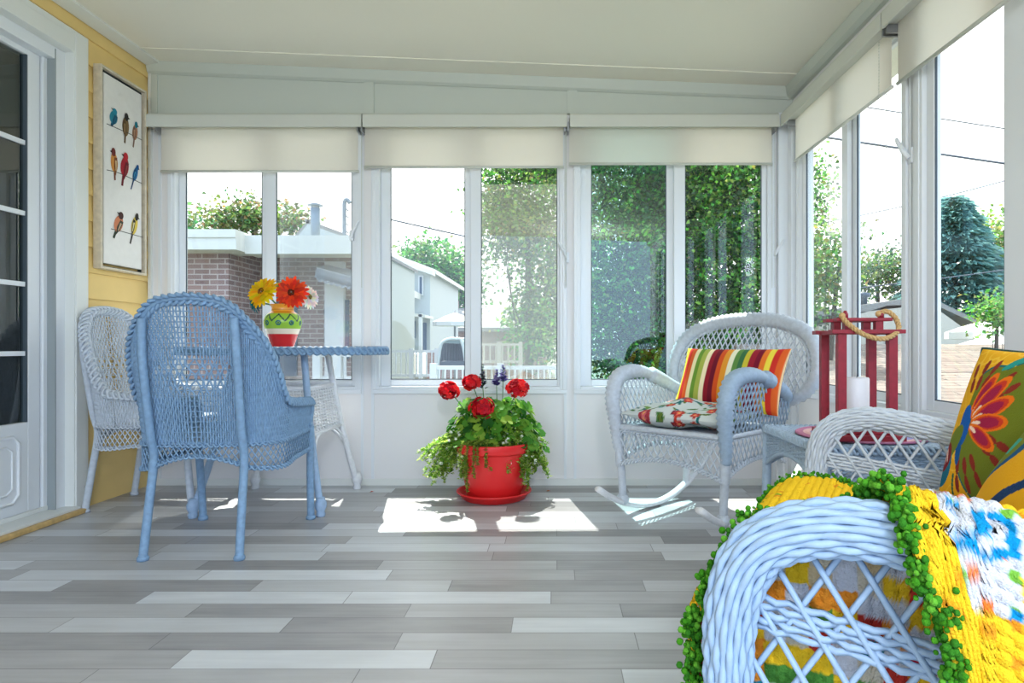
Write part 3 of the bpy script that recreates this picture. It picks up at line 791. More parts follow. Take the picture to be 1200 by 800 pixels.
b = MB(); b.lathe([(1e-6, 0)]+prof+[(0.046, .19), (0.045, .16), (1e-6, .16)], 160, (0, 0, 0), vase_col); b.build('vase_body', vcol('glazed_vase', 0.25, spec=0.5), t)
G = {'petal': vcol('flower_petals', 0.6, transl=0.35), 'stem': mat('green_stem', (70, 120, 60), 0.6), 'leaf': vcol('green_leaves', 0.5, transl=0.58)}
def gerbera(label, c, fd, r, col, col2, cc, seed, np_=22):
    rg = random.Random(seed); c = V(c); fd = V(fd).normalized(); a0 = fd.orthogonal().normalized(); b0 = fd.cross(a0)
    base = V((VC.x+rg.uniform(-.02, .02), VC.y+rg.uniform(-.02, .02), VC.z+0.175))
    t = thing('gerbera_flower', label, 'flower', base, 0, 'flowers in the striped vase'); c = c-base
    b = MB()
    for ring, (k, lift) in enumerate(((1.0, 0.05), (0.82, 0.28), (0.55, 0.5))):
        for i in range(np_ if ring < 2 else 14):
            a = 2*PI*i/(np_ if ring < 2 else 14)+ring*0.13+rg.uniform(-.05, .05)
            d = a0*math.cos(a)+b0*math.sin(a); L = r*k*rg.uniform(.9, 1.05); Wd = r*0.24*(1 if ring < 2 else .7)
            cl = lin(tuple(min(255, x*rg.uniform(.88, 1.08)) for x in (col if rg.random() < .7 else col2)))
            side = d.cross(fd); kk = len(b.v); st_ = []
            for q, (l, w_) in enumerate(((0.12, .35), (.45, .9), (.75, 1.0), (.93, .6), (1.0, .12))):
                up = fd*(L*lift*l-0.18*L*l*l*(1 if ring == 0 else .6))
                for sgn in (-1, 1): b.v.append(c+d*L*l+side*sgn*Wd/2*w_+up); b.c.append(cl)
            for q in range(4): b.face((kk+2*q, kk+2*q+1, kk+2*q+3, kk+2*q+2))
    b.build('petals', G['petal'], t)
    b = MB()
    for i in range(60):
        a = rg.random()*2*PI; q = math.sqrt(rg.random())*r*0.2
        b.ball(c+(a0*math.cos(a)+b0*math.sin(a))*q+fd*(r*0.13*(1-(q/(r*.22))**2)+0.004), r*0.035, 5, col=lin(cc if rg.random() < .6 else tuple(x*.5 for x in cc)))
    b.build('flower_centre', G['petal'], t)
    b = MB(); b.tube(catmull([V((0, 0, -0.002)), V((0, 0, .01)), c*0.6+V((0, 0, 0.01)), c-fd*0.01], 5), 0.0035, 6); b.build('stem', G['stem'], t)
gerbera('large orange gerbera with a dark eye, rightmost big bloom in the striped vase', (-1.232, 2.955, 1.015), (.15, -1, .05), .078, (240, 74, 20), (228, 52, 24), (120, 60, 30), 3)
gerbera('bright yellow gerbera leaning left in the striped vase', (-1.370, 2.955, 1.020), (-.3, -.8, .42), .082, (252, 206, 20), (246, 186, 16), (190, 120, 20), 4)
gerbera('pale lime gerbera behind the yellow and orange blooms', (-1.312, 3.03, 1.055), (-.1, -.3, 1), .06, (196, 206, 70), (220, 216, 90), (110, 130, 50), 5)
gerbera('white gerbera half hidden behind the orange bloom', (-1.180, 3.035, 1.0), (.75, -.45, .2), .06, (244, 236, 226), (236, 226, 220), (200, 180, 90), 6)
gerbera('small teal flower drooping over the left side of the striped vase', (-1.418, 2.985, 0.968), (-.6, -.6, -.1), .055, (20, 120, 130), (16, 96, 110), (20, 70, 70), 7, 12)
# ------------------------------------------------------------------ red flower pot with its plants
PC = V((-0.305, 3.185, 0))
t = thing('flower_pot', 'glossy red plastic flower pot on the floor in the sun', 'flower pot', PC+V((0, 0, .018)))
RED = mat('red_plastic', (218, 32, 34), 0.4, 0.03, 5)
b = MB(); b.lathe([(1e-6, 0.0), (.128, 0.0), (.136, .008), (.150, .07), (.166, .16), (.176, .215), (.178, .22), (.190, .222), (.193, .228), (.196, .262), (.194, .268), (.184, .268), (.180, .262), (.168, .22), (1e-6, .215)], 64)
b.build('pot_body', RED, t)
b = MB(); b.lathe([(1e-6, .216), (.12, .232), (.172, .222)], 32); b.build('soil', mat('dark_soil', (62, 46, 36), 0.95, 0.3, 60, 0.8, 120), t)
b = MB(); b.lathe([(1e-6, 0.0), (.150, 0.0), (.160, .006), (.176, .028), (.186, .034), (.189, .040), (.185, .044), (.174, .040), (.158, .019), (.145, .017), (1e-6, .016)], 64, (0, 0, 0))
s_ = b.build('pot_saucer', RED); s_.location = PC; tag(s_, 'wide red saucer under the red flower pot', 'saucer')
LEAFM = G['leaf']; STEMM = G['stem']; PETM = G['petal']
def lobed_leaf(b, c, n, r, col, rg):
    n = n.normalized(); a0 = n.orthogonal().normalized(); ang = rg.random()*6.3; x = a0*math.cos(ang)+n.cross(a0)*math.sin(ang); y = n.cross(x)
    k = len(b.v); b.v.append(c); b.c.append(col); N = 15
    for i in range(N):
        a = 0.35+(2*PI-0.7)*i/(N-1); rr = r*(1 if i % 2 else 0.84)
        b.v.append(c+x*math.cos(a)*rr+y*math.sin(a)*rr+n*r*(0.22*math.cos(2*a)*0.5+0.15)); b.c.append(col)
    for i in range(N-1): b.face((k, k+1+i, k+2+i))
rg = random.Random(11)
# geranium: round leaves, four red flower heads on stalks
gb = V((PC.x, PC.y, .245))
t = thing('geranium', 'bushy geranium with four round red flower heads in the red pot', 'plant', gb)
heads = [(P(526, 457, 3.1), .052), (P(565, 478, 3.05), .062), (P(553, 448, 3.15), .046), (P(607, 455, 3.1), .055)]
for hp, hr in heads:
    c = hp-gb; b = MB()
    for i in range(90):
        d = V((rg.gauss(0, 1), rg.gauss(0, 1), rg.gauss(0.25, .8))).normalized(); p = c+V((d.x*hr, d.y*hr, d.z*hr*.78))*rg.uniform(.35, 1)
        a0 = d.orthogonal().normalized(); b0 = d.cross(a0); col = lin(rg.choice([(226, 24, 36), (206, 16, 40), (240, 48, 48), (180, 14, 36)])); o_ = rg.random()*6
        for k in range(5):
            a = o_+2*PI*k/5; dd = a0*math.cos(a)+b0*math.sin(a)+d*0.25; b.leaf(p, dd, d, .021, .020, col)
    h = b.build('flower_head', PETM, t)
    b = MB(); b.tube(catmull([V((c.x*.25, c.y*.25, 0)), V((c.x*.6, c.y*.7, c.z*.6)), c], 6), .0026, 5); b.build('flower_stalk', STEMM, t)
b = MB()
for i in range(430):
    a = rg.random()*2*PI; rr = math.sqrt(rg.random()); z = rg.uniform(.0, .235)
    q = (1-0.35*z/.2); p = V((rr*math.cos(a)*.285*q, rr*math.sin(a)*.17*q, z+.02*(1-rr)))
    nn = V((math.cos(a)*rr*.7+rg.uniform(-.5, .5), math.sin(a)*rr*.7-.25+rg.uniform(-.5, .5), .9))
    col = lin(rg.choice([(84, 152, 56), (58, 122, 48), (112, 178, 66), (176, 212, 84), (140, 190, 72)]))
    lobed_leaf(b, p, nn, rg.uniform(.022, .036), col, rg)
b.build('leaves', LEAFM, t)
b = MB()
for i in range(14):
    a = rg.random()*2*PI; b.tube(catmull([V((0.03*math.cos(a), .03*math.sin(a), 0)), V((.09*math.cos(a), .07*math.sin(a), .09)), V((.17*math.cos(a), .11*math.sin(a), .15+.05*rg.random()))], 4), .003, 5)
b.build('stems', STEMM, t)
# salvia: three violet flower spikes
t = thing('salvia', 'salvia with three slim violet flower spikes at the back of the red pot', 'plant', gb+V((.02, .03, 0)))
for (px, y0, y1) in ((566, 457, 427), (582, 452, 433), (589.5, 448, 428)):
    lo = P(px, y0, 3.22)-gb-V((.02, .03, 0)); hi = P(px, y1, 3.22)-gb-V((.02, .03, 0)); b = MB()
    for i in range(90):
        k = rg.random(); p = lo.lerp(hi, k); a = rg.random()*6.3; w = .022*(1-k*.7)
        col = lin(rg.choice([(86, 70, 156), (62, 50, 130), (110, 92, 180)] if px > 570 else [(52, 66, 84), (60, 58, 110), (44, 60, 66)]))
        b.leaf(p+V((math.cos(a), math.sin(a), 0))*w*.3, V((math.cos(a), math.sin(a), .5)), V((0, 0, 1)), w*1.3, w, col)
    b.build('flower_spike', PETM, t)
    b = MB(); b.tube(catmull([V((0, 0, 0)), V((lo.x*.7, lo.y, lo.z*.5)), lo, hi], 4), .002, 5); b.build('stem', STEMM, t)
# trailing bacopa with tiny lime leaves and white flowers
t = thing('trailing_bacopa', 'lime green trailing plant with tiny white flowers spilling over the red pot rim', 'plant', gb)
st_, lf, wf = MB(), MB(), MB()
for i in range(135):
    a = rg.random()*2*PI
    if i < 22: a = PI+rg.uniform(-.55, .75)          # the long mass at the left
    elif i < 36: a = rg.uniform(-.9, .35)
    reach = rg.uniform(.19, .30)
    if abs(a-PI) < .8: reach = rg.uniform(.24, .41)
    if i > 36: reach = rg.uniform(.20, .27)
    drop = rg.uniform(.03, .2); d = V((math.cos(a), math.sin(a)*.62, 0))
    up = rg.uniform(.03, .10)
    pts = catmull([d*.05, d*.14+V((0, 0, up)), d*max(.2, reach*.72)+V((0, 0, up*.7)), d*reach+V((0, 0, up-drop))], 7); st_.tube(pts, .0014, 4)
    for p in resample(pts, .0085)[4:]:
        for k in range(4):
            dd = V((rg.uniform(-1, 1), rg.uniform(-1, 1), rg.uniform(-.3, 1))).normalized()
            col = lin(rg.choice([(170, 208, 84), (194, 220, 108), (140, 188, 68), (210, 226, 136), (112, 164, 58)]))
            lf.leaf(p+dd*.003, dd, V((0, 0, 1)), rg.uniform(.014, .023), rg.uniform(.012, .018), col)
        if rg.random() < .07:
            q = p+V((0, -.006, .010)); o_ = rg.random()*6
            for k in range(5): wf.leaf(q, V((math.cos(o_+k*1.257), -.3, math.sin(o_+k*1.257))), V((0, -1, 0)), .010, .009, lin((250, 248, 240)))
for (px, py) in ((560, 545), (556, 560), (548, 575), (541, 556), (536, 548), (570, 548), (521, 566), (600, 548), (612, 560), (618, 575)):       # strands hanging down the pot
    a = math.atan2(-1, (px-578)/30); e = P(px, py, 3.0 if abs(px-570) < 30 else 3.1)-gb
    pts = catmull([V((e.x*.4, e.y*.4, .02)), V((e.x*.95, e.y*.95, .06)), V((e.x*1.05, e.y*1.05, e.z*.4)), e], 7); st_.tube(pts, .0014, 4)
    for p in resample(pts, .008)[5:]:
        for k in range(5):
            dd = V((rg.uniform(-1, 1), rg.uniform(-1, .6), rg.uniform(-.5, 1))).normalized()
            lf.leaf(p, dd, V((0, 0, 1)), rg.uniform(.010, .017), .012, lin(rg.choice([(150, 180, 70), (120, 150, 60), (176, 196, 92)])))
st_.build('stems', STEMM, t); lf.build('leaves', LEAFM, t); wf.build('flowers', PETM, t)
for k, (px, py, c, lb) in enumerate(((640, 576, (214, 120, 50), 'dry orange petal lying on the floor to the right of the red saucer'), (433, 577, (206, 76, 50), 'red petal lying on the floor between the table legs and the red pot'))):
    b = MB(); p = V((0, 0, .002)); b.leaf(p, V((1, .2, .1)), V((0, 0, 1)), .024, .016, lin(c)); b.leaf(p+V((0.004, 0.008, 0)), V((.6, -1, .15)), V((0, 0, 1)), .018, .012, lin(c))
    o = b.build('fallen_petal', PETM); Y = F*CH/(py-VY); o.location = ((px-VX)/F*Y, Y, 0); tag(o, lb, 'petal')

# ------------------------------------------------------------------ pillow tool
def pillow_fns(W, H, T, pinch=0.05, p=2.4):
    def base(u, v):
        return (W/2*u*(1-pinch*(1-v*v)*abs(u)), H/2*v*(1-pinch*(1-u*u)*abs(v)))
    def th(u, v): return T/2*((max(0, 1-abs(u)**p))*(max(0, 1-abs(v)**p)))**0.5
    return base, th
def pillow(mt, Mx, parent, W, H, T, colf, n=120, pipe=None, name='cover', wob=0.0, pinch=0.05, nm=None):
    base, th = pillow_fns(W, H, T, pinch); b = MB(); nm = nm or n
    for sg in (1, -1):
        def fn(a, c):
            u, v = -1+2*a, -1+2*c; x, y = base(u, v); t_ = th(u, v)
            z = sg*t_*(1+wob*noise.noise(V((x*7, y*7, sg*3.0))))
            return Mx @ V((x, y, z))
        b.grid(fn, n, nm, lambda a, c: colf((-1+2*a), (-1+2*c)), flip=(sg < 0))
    o = b.build(name, mt, parent)
    if pipe:
        q = MB(); pts = []
        for i in range(4*30):
            e, k = divmod(i, 30); s = -1+2*k/30
            u, v = [(s, -1), (1, s), (-s, 1), (-1, -s)][e]; x, y = base(u, v); pts.append(Mx @ V((x, y, 0)))
        q.tube(pts, 0.0042, 6, closed=True); q.build('piping', pipe, parent)
    return o
def basis(c, ex, ey):
    ex = V(ex).normalized(); ey = V(ey); ey = (ey-ex*ey.dot(ex)).normalized(); ez = ex.cross(ey)
    return Matrix(((ex.x, ey.x, ez.x, c[0]), (ex.y, ey.y, ez.y, c[1]), (ex.z, ey.z, ez.z, c[2]), (0, 0, 0, 1)))
FAB = vcol('printed_cotton', 0.85, 0.25, 500, spec=0.15)
def floral(seed, ground, sc_=1.0, W=1.0, H=1.0, dense=1.0):
    rg = random.Random(seed); fl = []
    n = int(26*dense)
    for i in range(n):
        fl.append((rg.uniform(-W/2, W/2), rg.uniform(-H/2, H/2), rg.uniform(.028, .055)*sc_, rg.random()*6.3, rg.choice([(196, 62, 50), (214, 104, 60), (120, 40, 62), (170, 60, 70), (60, 130, 140)]), rg.choice([5, 6, 7])))
    lv = [(rg.uniform(-W/2, W/2), rg.uniform(-H/2, H/2), rg.random()*PI, rg.uniform(.03, .055)*sc_, rg.choice([(78, 124, 62), (116, 156, 74), (40, 116, 116), (98, 120, 50)])) for i in range(int(46*dense))]
    def f(u, v):
        x, y = u*W/2, v*H/2; c = ground
        for (lx, ly, a, L, cl) in lv:
            dx, dy = x-lx, y-ly; e = dx*math.cos(a)+dy*math.sin(a); q = -dx*math.sin(a)+dy*math.cos(a)
            if (e/L)**2+(q/(L*.3))**2 < 1: c = cl if abs(q) > L*.035 else tuple(k*.7 for k in cl)
        for (fx, fy, r, ph, cl, k) in fl:
            d = math.hypot(x-fx, y-fy)
            if d < r:
                a = math.atan2(y-fy, x-fx)+ph; rr = r*(.68+.32*abs(math.cos(a*k/2)))
                if d < rr*.2: c = (236, 190, 80)
                elif d < rr*.55: c = tuple(min(255, q*1.0+40) for q in cl)
                elif d < rr*.63: c = (120, 40, 40)
                elif d < rr: c = cl
        return lin(c)
    return f

# ------------------------------------------------------------------ wicker rocking chair (built facing +y)
def mir(ps, s): return [V((p[0]*s, p[1], p[2])) for p in ps]
RC = (0.66, 2.845, 0); RZ = R(135.6)
t = thing('wicker_rocking_chair', 'pale wicker rocking chair with rolled arms in the right back corner', 'rocking chair', RC, RZ)
WK = M['wk_pale']
RR = 0.66
for s in (-1, 1):
    b = MB(); pts = []
    for i in range(31):
        y = 0.42-1.02*i/30; pts.append(V((s*.25, y, y*y/(2*RR)+.016)))
    b.tube(pts, 0.022, 8, up=(0, 0, 1), flat=0.62); b.build('rocker', M['wk_white'], t)
    b = MB(); b.wrapped([(s*.25, .25, .085), (s*.256, .25, .20), (s*.262, .255, .25), (s*.27, .26, .42)], lambda k: .018 if k < .42 else .022, .007, 10, .08)
    b.lathe([(0, 0), (.018, 0), (.027, .012), (.029, .024), (.024, .038), (.019, .044)], 12, (s*.25, .25, .055)); b.build('front_leg', WK, t)
    b = MB(); b.wrapped([(s*.25, -.27, .075), (s*.245, -.27, .25), (s*.24, -.265, .42)], .018, .007, 10, .08); b.build('rear_leg', M['wk_white'], t)
# seat deck and its frame
b = MB()
def seatS(u, v): return V(((-.262+.524*u), .262-.53*v, .405-.012*math.sin(PI*u)*math.sin(PI*v)))
weave(b, seatS, 26, 52, .0042, .003, 2, 5)
b.wrapped([(-.27, .268, .405), (0, .278, .405), (.27, .268, .405)], .013); b.wrapped([(-.262, -.27, .405), (.262, -.27, .405)], .012)
for s in (-1, 1): b.wrapped([(s*.27, .268, .405), (s*.265, -.27, .405)], .012)
b.build('seat', WK, t)
# lattice skirts
b = MB()
fz = lambda x: .232+.050*(1-(x/.262)**2)
fx = [-.262+.524*i/24 for i in range(25)]
F1 = lambda x, z: V((x, .266, z))
lattice(b, [(x, fz(x)) for x in fx]+[(x, .40) for x in reversed(fx)], F1, .029, R(60), .0036)
braid(b, [F1(x, fz(x)) for x in fx], .010, .0045, .03, 3, .007, smooth=0); braid(b, [F1(x, .388) for x in fx], .008, .0045, .03, 3, .006, smooth=0)
for s in (-1, 1):
    Fs = lambda y, z: V((s*.266, y, z))
    sy = [-.262+.524*i/20 for i in range(21)]; sz = lambda y: .245+.05*(1-(y/.262)**2)
    lattice(b, [(y, sz(y)) for y in sy]+[(y, .40) for y in reversed(sy)], Fs, .029, R(60), .0036)
    braid(b, [Fs(y, sz(y)) for y in sy], .009, .0045, .03, 3, .006, smooth=0)
b.build('skirt', WK, t)
ARM = [(.270, .258, .30), (.274, .272, .42), (.280, .285, .53), (.285, .25, .615), (.288, .16, .645), (.292, .04, .642), (.292, -.09, .605), (.288, -.21, .56), (.262, -.30, .53)]
for s in (-1, 1):
    b = MB(); ap = resample(catmull(mir(ARM, s), 8), .011)
    b.wrapped(ap, lambda k: .022+.016*math.sin(PI*min(1, k*1.5))**.8 if k < .67 else .038-.010*(k-.67)/.33, .022, 14, .22, smooth=0)
    b.build('arm', M['wk_greyblue'] if s < 0 else WK, t)  # shadow-side arm gets a bluer copy, shade put into its colour
    b = MB(); ac = [(p.y, p.z-.028) for p in ap if p.z > .42]
    poly = ac+[(-.27, .41), (.262, .41)]
    lattice(b, poly, lambda y, z: V((s*(.270+.03*max(0, (z-.41)/.24)), y, z)), .028, R(60), .0035)
    lattice(b, [(.27, .40), (.28, .52), (.262, .58), (.235, .58), (.235, .40)], lambda y, z: V((s*(.272+.03*max(0, (z-.41)/.24)), y, z)), .009, R(70), .003)
    b.build('arm_panel', M['wk_greyblue'] if s < 0 else WK, t)  # same shaded copy for the panel below that arm
def backy(x, z): return -.285-.14*max(0, (z-.42))/.48-.01*(1-(x/.35)**2)
RIM = [(.20, .44), (.26, .505), (.335, .55), (.378, .63), (.368, .74), (.31, .825), (.20, .875), (.09, .893), (0, .896)]
full = [V((x, backy(x, z), z)) for x, z in RIM]; full = full+mir(full[:-1], -1)[::-1]
rp = resample(catmull(full, 8), .012)
b = MB(); b.wrapped(rp, lambda k: .022+.016*min(1, 4*min(k, 1-k)), .024, 14, .22, smooth=0); b.build('back_rim', WK, t)
b = MB(); poly = [(p.x*.93, .44+(p.z-.44)*.95) for p in rp]
BF = lambda x, z: V((x, backy(x, z), z))
lattice(b, poly, BF, .026, R(62), .0036, seg=.05)
inner = [V((p.x*.90, p.y+.004, .44+(p.z-.44)*.94)) for p in rp]; b.tube(inner, .007, 7)
b.wrapped([BF(x, .445) for x in (-.2, 0, .2)], .014); b.build('back_panel', WK, t)

# floral seat cushion on the rocking chair
Mr = Matrix.Translation(RC) @ Matrix.Rotation(RZ, 4, 'Z')
def world_thing(name, label, cat, loc, group=None): return thing(name, label, cat, loc, 0, group)
c0 = Mr @ V((0, .015, .412))
t = thing('seat_cushion', 'floral patterned seat cushion on the rocking chair', 'cushion', c0, RZ)
fl_r = floral(21, (206, 212, 210), .5, .5, .52, 2.6)
pillow(FAB, Matrix.Translation((0, 0, .052)), t, .505, .52, .112, fl_r, 110, None, wob=.55, pinch=.02)
# striped pillow leaning on the chair back
t = thing('striped_pillow', 'long pillow with bright vertical stripes leaning in the rocking chair', 'pillow', Mr @ V((-.085, -.10, .485)), RZ)
STR = [(240, 214, 70), (206, 50, 40), (220, 96, 40), (246, 232, 180), (110, 150, 56), (170, 180, 80), (248, 232, 190), (150, 32, 46), (112, 24, 44), (214, 84, 36), (226, 150, 50), (236, 232, 200), (98, 140, 70), (60, 110, 70), (206, 190, 60), (156, 34, 50), (120, 24, 46), (232, 120, 44)]
def stripes(u, v):
    k = (1-(u+1)/2)*21.0; return lin(STR[int(k) % len(STR)])
pm = basis((0, 0, .128), (1, 0, .0), (0, -.42, .9))
pillow(FAB, pm, t, .52, .31, .14, stripes, 130, None, pinch=.06, nm=40)

# ------------------------------------------------------------------ wicker side table, mat, lantern, candle
TX0, TX1, TY0, TY1, TT_ = .765, 1.20, 1.80, 2.29, .48
tc_ = V(((TX0+TX1)/2, (TY0+TY1)/2, 0)); hx, hy = (TX1-TX0)/2, (TY1-TY0)/2
t = thing('wicker_side_table', 'square blue-grey wicker side table carrying the red lantern', 'side table', tc_)
b = MB(); weave(b, lambda u, v: V((-hx+2*hx*u, -hy+2*hy*v, TT_-.008)), 24, 48, .0042, .003, 2, 5)
cs = [(-hx, -hy), (hx, -hy), (hx, hy), (-hx, hy)]
braid(b, [V((x, y, TT_-.012)) for (x0, y0), (x1, y1) in zip(cs, cs[1:]+cs[:1]) for k in range(6) for x, y in ((x0+(x1-x0)*k/6, y0+(y1-y0)*k/6),)], .010, .005, .035, 4, .010, closed=True, smooth=2)
b.build('tabletop', M['wk_greyblue'], t)
b = MB()
for (x0, y0), (x1, y1) in zip(cs, cs[1:]+cs[:1]):
    L = math.hypot(x1-x0, y1-y0); fz = lambda k: .335+.075*(1-((k-L/2)/(L/2))**2)
    Fn = lambda k, z: V((x0+(x1-x0)*k/L, y0+(y1-y0)*k/L, z)); ks = [L*i/20 for i in range(21)]
    weave(b, lambda u, v: Fn(L*u, fz(L*u)+(TT_-.02-fz(L*u))*v), 22, 9, .0040, .0032, 2, 5)
    b.tube([Fn(k, fz(k)) for k in ks], .008, 7)
b.build('skirt', M['wk_greyblue'], t)
for (x, y) in cs:
    b = MB(); b.wrapped([(x*1.03, y*1.03, 0.01), (x*.99, y*.99, .25), (x*.98, y*.98, TT_-.02)], .017, .007, 10, .08); b.lathe([(0, 0), (.02, 0), (.021, .012), (.017, .02)], 12, (x*1.03, y*1.03, 0)); b.build('leg', M['wk_greyblue'], t)
    b = MB()
for s in (-1, 1):
    b = MB(); b.tube(catmull([V((s*hx*.96, -hy*.9, .12)), V((s*hx*.96, -hy*.5, .28)), V((s*hx*.96, 0, .325)), V((s*hx*.96, hy*.5, .28)), V((s*hx*.96, hy*.9, .12))], 6), .008, 7); b.build('brace', M['wk_white'], t)
b = MB(); MC = V((.985, 2.03, TT_+.001))
def mat_col(u, v):
    k = int(u*9); return lin([(190, 90, 120), (140, 110, 160), (214, 160, 180), (120, 160, 176), (206, 190, 206), (176, 90, 130), (150, 150, 196), (224, 180, 180), (186, 120, 150)][min(8, k)])
def matf(u, v):
    a = 2*PI*v; return V((.195*u*math.cos(a), .195*u*math.sin(a), .003+.0012*math.sin(u*90+a)))
b.grid(matf, 60, 96, mat_col); b.tube([matf(1, i/64) for i in range(64)], .004, 6, closed=True); b.c += [mat_col(1, 0)]*(len(b.v)-len(b.c))
o = b.build('table_mat', vcol('woven_mat', .85, .4, 300)); o.location = MC; tag(o, 'round coiled mat with pink, violet and blue rings under the red lantern', 'mat')
LC = V((.935, 1.955, TT_+.0055)); LA = R(-24-45+90)
t = thing('lantern', 'tall red wooden lantern with a rope handle on the side table', 'lantern', LC, R(-4.6))
REDW = mat('red_painted_wood', (146, 28, 46), .5, .18, 60); h = .073
b = MB(); b.box(-h-.03, -h-.03, 0, h+.03, h+.03, .018); b.box(-h-.012, -h-.012, .018, h+.012, h+.012, .03); b.build('base', REDW, t, smooth=False, bevel=.002)
for sx in (-1, 1):
    for sy in (-1, 1):
        b = MB(); b.box(sx*h-.0125, sy*h-.0125, .03, sx*h+.0125, sy*h+.0125, .318); b.build('post', REDW, t, smooth=False, bevel=.0015)
b = MB(); e = h+.032
for s in (-1, 1): b.box(-e, s*h-.020, .318, e, s*h+.020, .330); b.box(s*h-.020, -h+.02, .316, s*h+.020, h-.02, .3285)
b.build('top_frame', REDW, t, smooth=False, bevel=.0015)
for sx in (-1, 1):
    for sy in (-1, 1):
        b = MB(); b.box(sx*h*.62-.011, sy*h*.62-.011, .330, sx*h*.62+.011, sy*h*.62+.011, .356); b.build('spacer', REDW, t, smooth=False)
b = MB(); e = h+.008
for s in (-1, 1): b.box(-e, s*h*.62-.017, .356, e, s*h*.62+.017, .366)
b.box(-.02, -h*.62, .3561, .02, h*.62, .3659); b.build('roof', REDW, t, smooth=False, bevel=.0015)
for s in (-1, 1):
    b = MB(); b.lathe([(0, 0), (.009, 0), (.009, .012), (.004, .022), (0, .022)], 10, (s*.052, -.048, .366)); b.build('finial', REDW, t)
b = MB(); q = [(-.066, -.062, .372), (-.06, -.085, .35), (-.02, -.105, .315), (.035, -.105, .302), (.085, -.085, .325), (.092, -.06, .36), (.07, -.05, .385), (.045, -.048, .378)]
rp = resample(catmull([V(p) for p in q], 8), .003); fr = frames(rp)
for k in range(3): b.tube([p+fr[i][1]*.004*math.cos(i*.55+2*PI*k/3)+fr[i][2]*.004*math.sin(i*.55+2*PI*k/3) for i, p in enumerate(rp)], .0042, 6)
b.ball(q[-1], .010, 8); b.ball(q[0], .010, 8); b.build('rope_handle', mat('hemp_rope', (196, 160, 108), .9, .2, 120), t)
b = MB(); b.lathe([(1e-6, 0), (.034, 0), (.036, .003), (.036, .15), (.033, .154), (.02, .151), (1e-6, .150)], 32); 
t = thing('pillar_candle', 'white pillar candle standing inside the red lantern', 'candle', LC+V((0, 0, .0305)))
b.build('wax', mat('white_wax', (232, 232, 236), .5), t); b = MB(); b.tube([V((0, 0, .149)), V((.001, 0, .158)), V((.003, 0, .163))], .0012, 5); b.build('wick', M['dark'], t)
# ------------------------------------------------------------------ wicker loveseat in the foreground (built facing +y)
LO = V((.716, 1.099, 0)); LZ = R(62.7)
Ml = Matrix.Translation(LO) @ Matrix.Rotation(LZ, 4, 'Z'); Mli = Ml.inverted()
t = thing('wicker_loveseat', 'light blue wicker loveseat with lattice arms in the right foreground', 'loveseat', LO, LZ)
WK = M['wk_sky']; AX = .55
LARM = [(.276, .03), (.284, .20), (.290, .36), (.284, .475), (.250, .545), (.17, .574), (.06, .564), (-.07, .535), (-.19, .502), (-.29, .478)]
def lcol(y): return y
for s in (-1, 1):
    mt = WK if s < 0 else M['wk_pale']  # near arm bluer, far arm paler: skylight difference held in the colour
    ap = resample(catmull([V((s*(AX+.012*math.sin(PI*i/9)), y, z)) for i, (y, z) in enumerate(LARM)], 8), .006)
    fr = frames(ap, (0, 1, 0)); n = len(ap)
    def tubeS(u, v, ap=ap, fr=fr, n=n):
        k = u*(n-1); i = min(n-2, int(k)); f = k-i; p = ap[i].lerp(ap[i+1], f); a = 2*PI*v
        rr = .021+.008*min(1, max(0, (u-.22)/.22))
        return p+fr[i][1]*math.cos(a)*rr*.92+fr[i][2]*math.sin(a)*rr*1.08
    b = MB(); weave(b, tubeS, 42, 22, .0045, .0028, 3, 6, 0)
    # tight wrapping on the front post
    b.wrapped([p for p in ap if p.z < .33 and p.y > .2], .021, .008, 12, .1, smooth=0)
    b.tube(ap, [.020+.0085*min(1, max(0, (i/(n-1)-.22)/.22)) for i in range(n)], 12)
    b.build('arm', mt, t)
    b = MB(); ac = [(p.y-.008, p.z-.022) for p in ap if p.z > .30]
    poly = [(.262, .12)]+ac+[(-.29, .12)]
    AFn = lambda y, z: V((s*(AX-.004), y, z))
    lattice(b, poly, AFn, .041, R(58), .0038, .0025, 6, .06)
    # woven bands running along the panel
    for (za, zb_) in ((.462, .40), (.27, .235)):
        for q in range(5):
            pts = []
            m = 44
            for k in range(m+1):
                y = .262-.545*k/m; z = za+(zb_-za)*k/m-.0085*(q-2)
                zt = max([pz for py_, pz in ac if abs(py_-y) < .02] or [1])
                pts.append(V((s*(AX-.004)+.0055*math.sin(PI*k*.78+PI*q)*1.0, y, min(z, zt))))
            b.tube(pts, .0040, 5)
    b.build('arm_panel', mt, t)
    b = MB(); b.wrapped([(s*AX, -.27, .01), (s*AX, -.275, .3), (s*AX, -.29, .5)], .019, .008, 10, .08); b.build('rear_leg', mt, t)
b = MB(); weave(b, lambda u, v: V((-AX+2*AX*u, .27-.54*v, .335)), 30, 46, .0045, .003, 2, 5); b.wrapped([(-AX, .275, .335), (0, .285, .335), (AX, .275, .335)], .014); b.build('seat', WK, t)
b = MB(); fx = [-.53+1.06*i/30 for i in range(31)]; fz = lambda x: .20+.07*(1-(x/.53)**2); F1 = lambda x, z: V((x, .276, z))
lattice(b, [(x, fz(x)) for x in fx]+[(x, .325) for x in reversed(fx)], F1, .03, R(57), .0036); braid(b, [F1(x, fz(x)) for x in fx], .011, .005, .035, 3, .007, smooth=0); b.build('skirt', WK, t)
by = lambda x, z: -.285-.055*max(0, (z-.4))/.45
LR = [(.53, .40), (.545, .48), (.54, .60), (.50, .71), (.42, .775), (.28, .81), (.12, .825), (0, .83)]
full = [V((x, by(x, z), z)) for x, z in LR]; full = full+mir(full[:-1], -1)[::-1]; rp = resample(catmull(full, 8), .012)
b = MB(); b.wrapped(rp, .027, .015, 12, .09, smooth=0); b.build('back_rim', WK, t)
